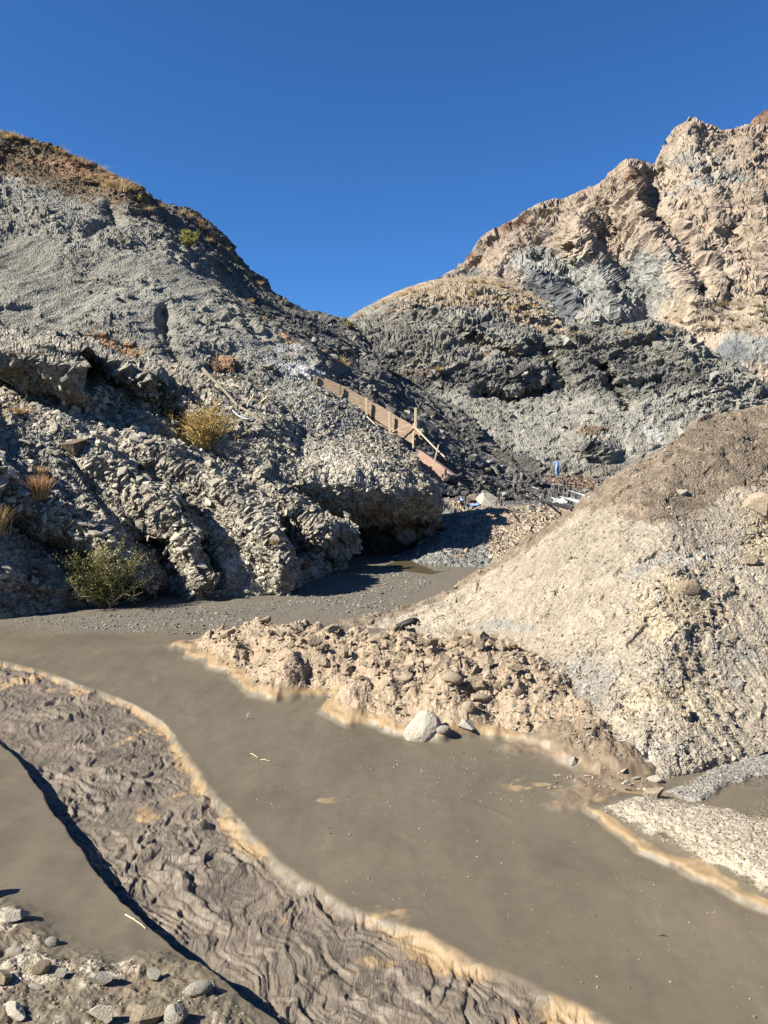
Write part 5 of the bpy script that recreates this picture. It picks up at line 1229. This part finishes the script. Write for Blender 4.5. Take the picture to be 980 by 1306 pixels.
for i, (a, b) in enumerate(ra): ridge_tuft(a, b+2, random.uniform(7, 11), ORD[i]+' grass tuft from the left along the skyline of the left ridge', 'tufts on the left ridge', i)
rb_ = [(138, 238, 14), (146, 240, 16), (155, 245, 16), (162, 242, 12), (128, 232, 10), (112, 228, 9), (191, 268, 8), (236, 303, 7), (256, 290, 8), (266, 308, 8), (320, 385, 7), (336, 408, 8), (434, 462, 11), (440, 466, 10), (412, 450, 7), (292, 471, 7)]
rb_.sort(); rd_n = 0
for i, (a, b, h) in enumerate(rb_): ridge_tuft(a, b, h, ORD[i]+' dry tuft from the left, among the rocks of the left hillside', 'tufts on the left hillside', i+3)
rd = [(455, 404), (462, 401), (480, 391), (490, 386), (514, 376), (520, 374), (527, 371), (533, 369), (545, 368), (560, 362), (598, 358), (607, 358), (616, 358), (628, 360), (640, 364), (655, 368), (668, 376), (520, 384), (560, 378), (600, 376), (640, 380), (500, 396), (655, 392), (690, 398), (680, 390), (670, 400), (560, 470), (592, 463), (680, 502), (735, 424), (800, 424), (850, 424), (700, 455), (620, 452), (655, 447)]
rd.sort()
for i, (a, b) in enumerate(rd): ridge_tuft(a, b+2, random.uniform(4, 8), ORD[i]+' pale dry tuft from the left on the middle hill', 'tufts on the middle hill', i+1, 1.7)
M_scrub = plant_mat('scrub', (.14, .13, .05), (.22, .19, .08), (.32, .26, .13))
VS, FS = blades(120, 1.0, 1.6, .05, 990, .6); _o = mesh_np('shrub', VS, FS, M_scrub); SM = _o.data; bpy.data.objects.remove(_o)
rs = [(920, 391, 9)]+sorted([ (885, 388, 5), (905, 406, 5), (870, 412, 5), (932, 408, 5), (945, 395, 5), (958, 402, 5), (968, 392, 6), (975, 410, 5), (898, 418, 4), (862, 398, 4), (915, 424, 4), (940, 420, 5), (860, 420, 4), (875, 425, 4), (955, 418, 4), (972, 398, 5), (850, 406, 4), (908, 395, 4), (890, 400, 4)])
for i, (a, b, h) in enumerate(rs):
    p, _ = hit(a, b)
    if p is None: continue
    o = bpy.data.objects.new('shrub', SM); COL.objects.link(o); hh = h/F0*p.y; o.location = p; o.scale = (hh*1.3, hh*1.3, hh); o.rotation_euler = (0, 0, i)
    if i == 0: tag(o, 'largest green brown shrub on the tan slope below the far mountain', 'shrub')
    else: tag(o, ORD[i-1]+' small shrub from the left on the tan slope below the mountain', 'shrub', 'shrubs on the far tan slope')

# ------------------------------------------------------------------ worker
def skin_mesh(name, verts, edges, radii, mat, sub=2, parent=None, root=0):
    me = bpy.data.meshes.new(name); me.from_pydata(verts, edges, []); o = bpy.data.objects.new(name, me); COL.objects.link(o)
    sk = o.modifiers.new('skin', 'SKIN'); ss = o.modifiers.new('sub', 'SUBSURF'); ss.levels = ss.render_levels = sub
    if not me.skin_vertices: me.skin_vertices.new()
    for v, r_ in zip(me.skin_vertices[0].data, radii): v.radius = (r_, r_) if not isinstance(r_, tuple) else r_
    me.skin_vertices[0].data[root].use_root = True
    bpy.context.view_layer.update(); dg = bpy.context.evaluated_depsgraph_get(); m2 = bpy.data.meshes.new_from_object(o.evaluated_get(dg)); bpy.data.objects.remove(o)
    m2.materials.clear(); m2.materials.append(mat)
    for p_ in m2.polygons: p_.use_smooth = True
    o = bpy.data.objects.new(name, m2); COL.objects.link(o); o.parent = parent; return o
M_skin = plain_mat('skin', (.20, .11, .07), (.26, .15, .10), 10, .6, 0)
M_blueov = plain_mat('blue_overall', (.16, .25, .45), (.24, .34, .55), 8, .9, .004)
M_hair = plain_mat('dark_hair', (.02, .017, .015), (.04, .03, .025), 20, .9, 0)
wp, _ = hit(711, 608)
wk = empty('person', wp, 'person in blue work clothes bending forward on the far rubble', 'person')
# facing away and slightly left, leaning forward
body = [(0, 0, .92), (0, .03, 1.08), (0, .10, 1.25), (0, .18, 1.40), (0, .23, 1.49), (0, .28, 1.60), (0, .30, 1.68),
        (.18, .15, 1.37), (.24, .22, 1.10), (.20, .36, .92), (.19, .40, .84), (-.18, .15, 1.37), (-.24, .24, 1.10), (-.19, .38, .94), (-.18, .42, .86),
        (.10, 0, .86), (.13, .05, .48), (.13, -.02, .08), (.13, .14, .04), (-.10, 0, .86), (-.12, .0, .48), (-.13, -.08, .08), (-.13, .08, .04)]
edges = [(0, 1), (1, 2), (2, 3), (3, 4), (4, 5), (5, 6), (3, 7), (7, 8), (8, 9), (9, 10), (3, 11), (11, 12), (12, 13), (13, 14), (0, 15), (15, 16), (16, 17), (17, 18), (0, 19), (19, 20), (20, 21), (21, 22)]
rad = [.14, .125, .14, .13, .055, .095, .08, .06, .045, .036, .03, .06, .045, .036, .03, .09, .06, .042, .035, .09, .06, .042, .035]
bo = skin_mesh('body', body, edges, rad, M_skin, 2, wk)
cl_v = [(0, 0, .90), (0, .03, 1.08), (0, .10, 1.25), (0, .175, 1.39), (0, .20, 1.44), (.185, .15, 1.37), (.245, .22, 1.10), (.21, .34, .95), (-.185, .15, 1.37), (-.245, .24, 1.10), (-.20, .36, .97), (.10, 0, .86), (.13, .05, .48), (.13, -.02, .12), (-.10, 0, .86), (-.12, 0, .48), (-.13, -.08, .12)]
cl_e = [(0, 1), (1, 2), (2, 3), (3, 4), (3, 5), (5, 6), (6, 7), (3, 8), (8, 9), (9, 10), (0, 11), (11, 12), (12, 13), (0, 14), (14, 15), (15, 16)]
cl_r = [.175, .155, .17, .155, .09, .085, .068, .058, .085, .068, .058, .12, .088, .07, .12, .088, .07]
skin_mesh('overalls', cl_v, cl_e, cl_r, M_blueov, 2, wk)
V, F = ICO[2]; hv = V*np.array([.105, .115, .10])+np.array([0, .285, 1.655]); hr = mesh_np('hair', hv, F, M_hair, smooth=True); hr.parent = wk
for sx in (-.13, .13):
    V, F = ICO[2]; bv = V*np.array([.06, .15, .06])+np.array([sx, .08 if sx > 0 else .02, .05]); b_ = mesh_np('boot', bv, F, M_hair, smooth=True); b_.parent = wk
wk.scale = (1.22,)*3; wk.rotation_euler = (0, 0, .35); wk.location = wp+Vector((0, 0, -.02))
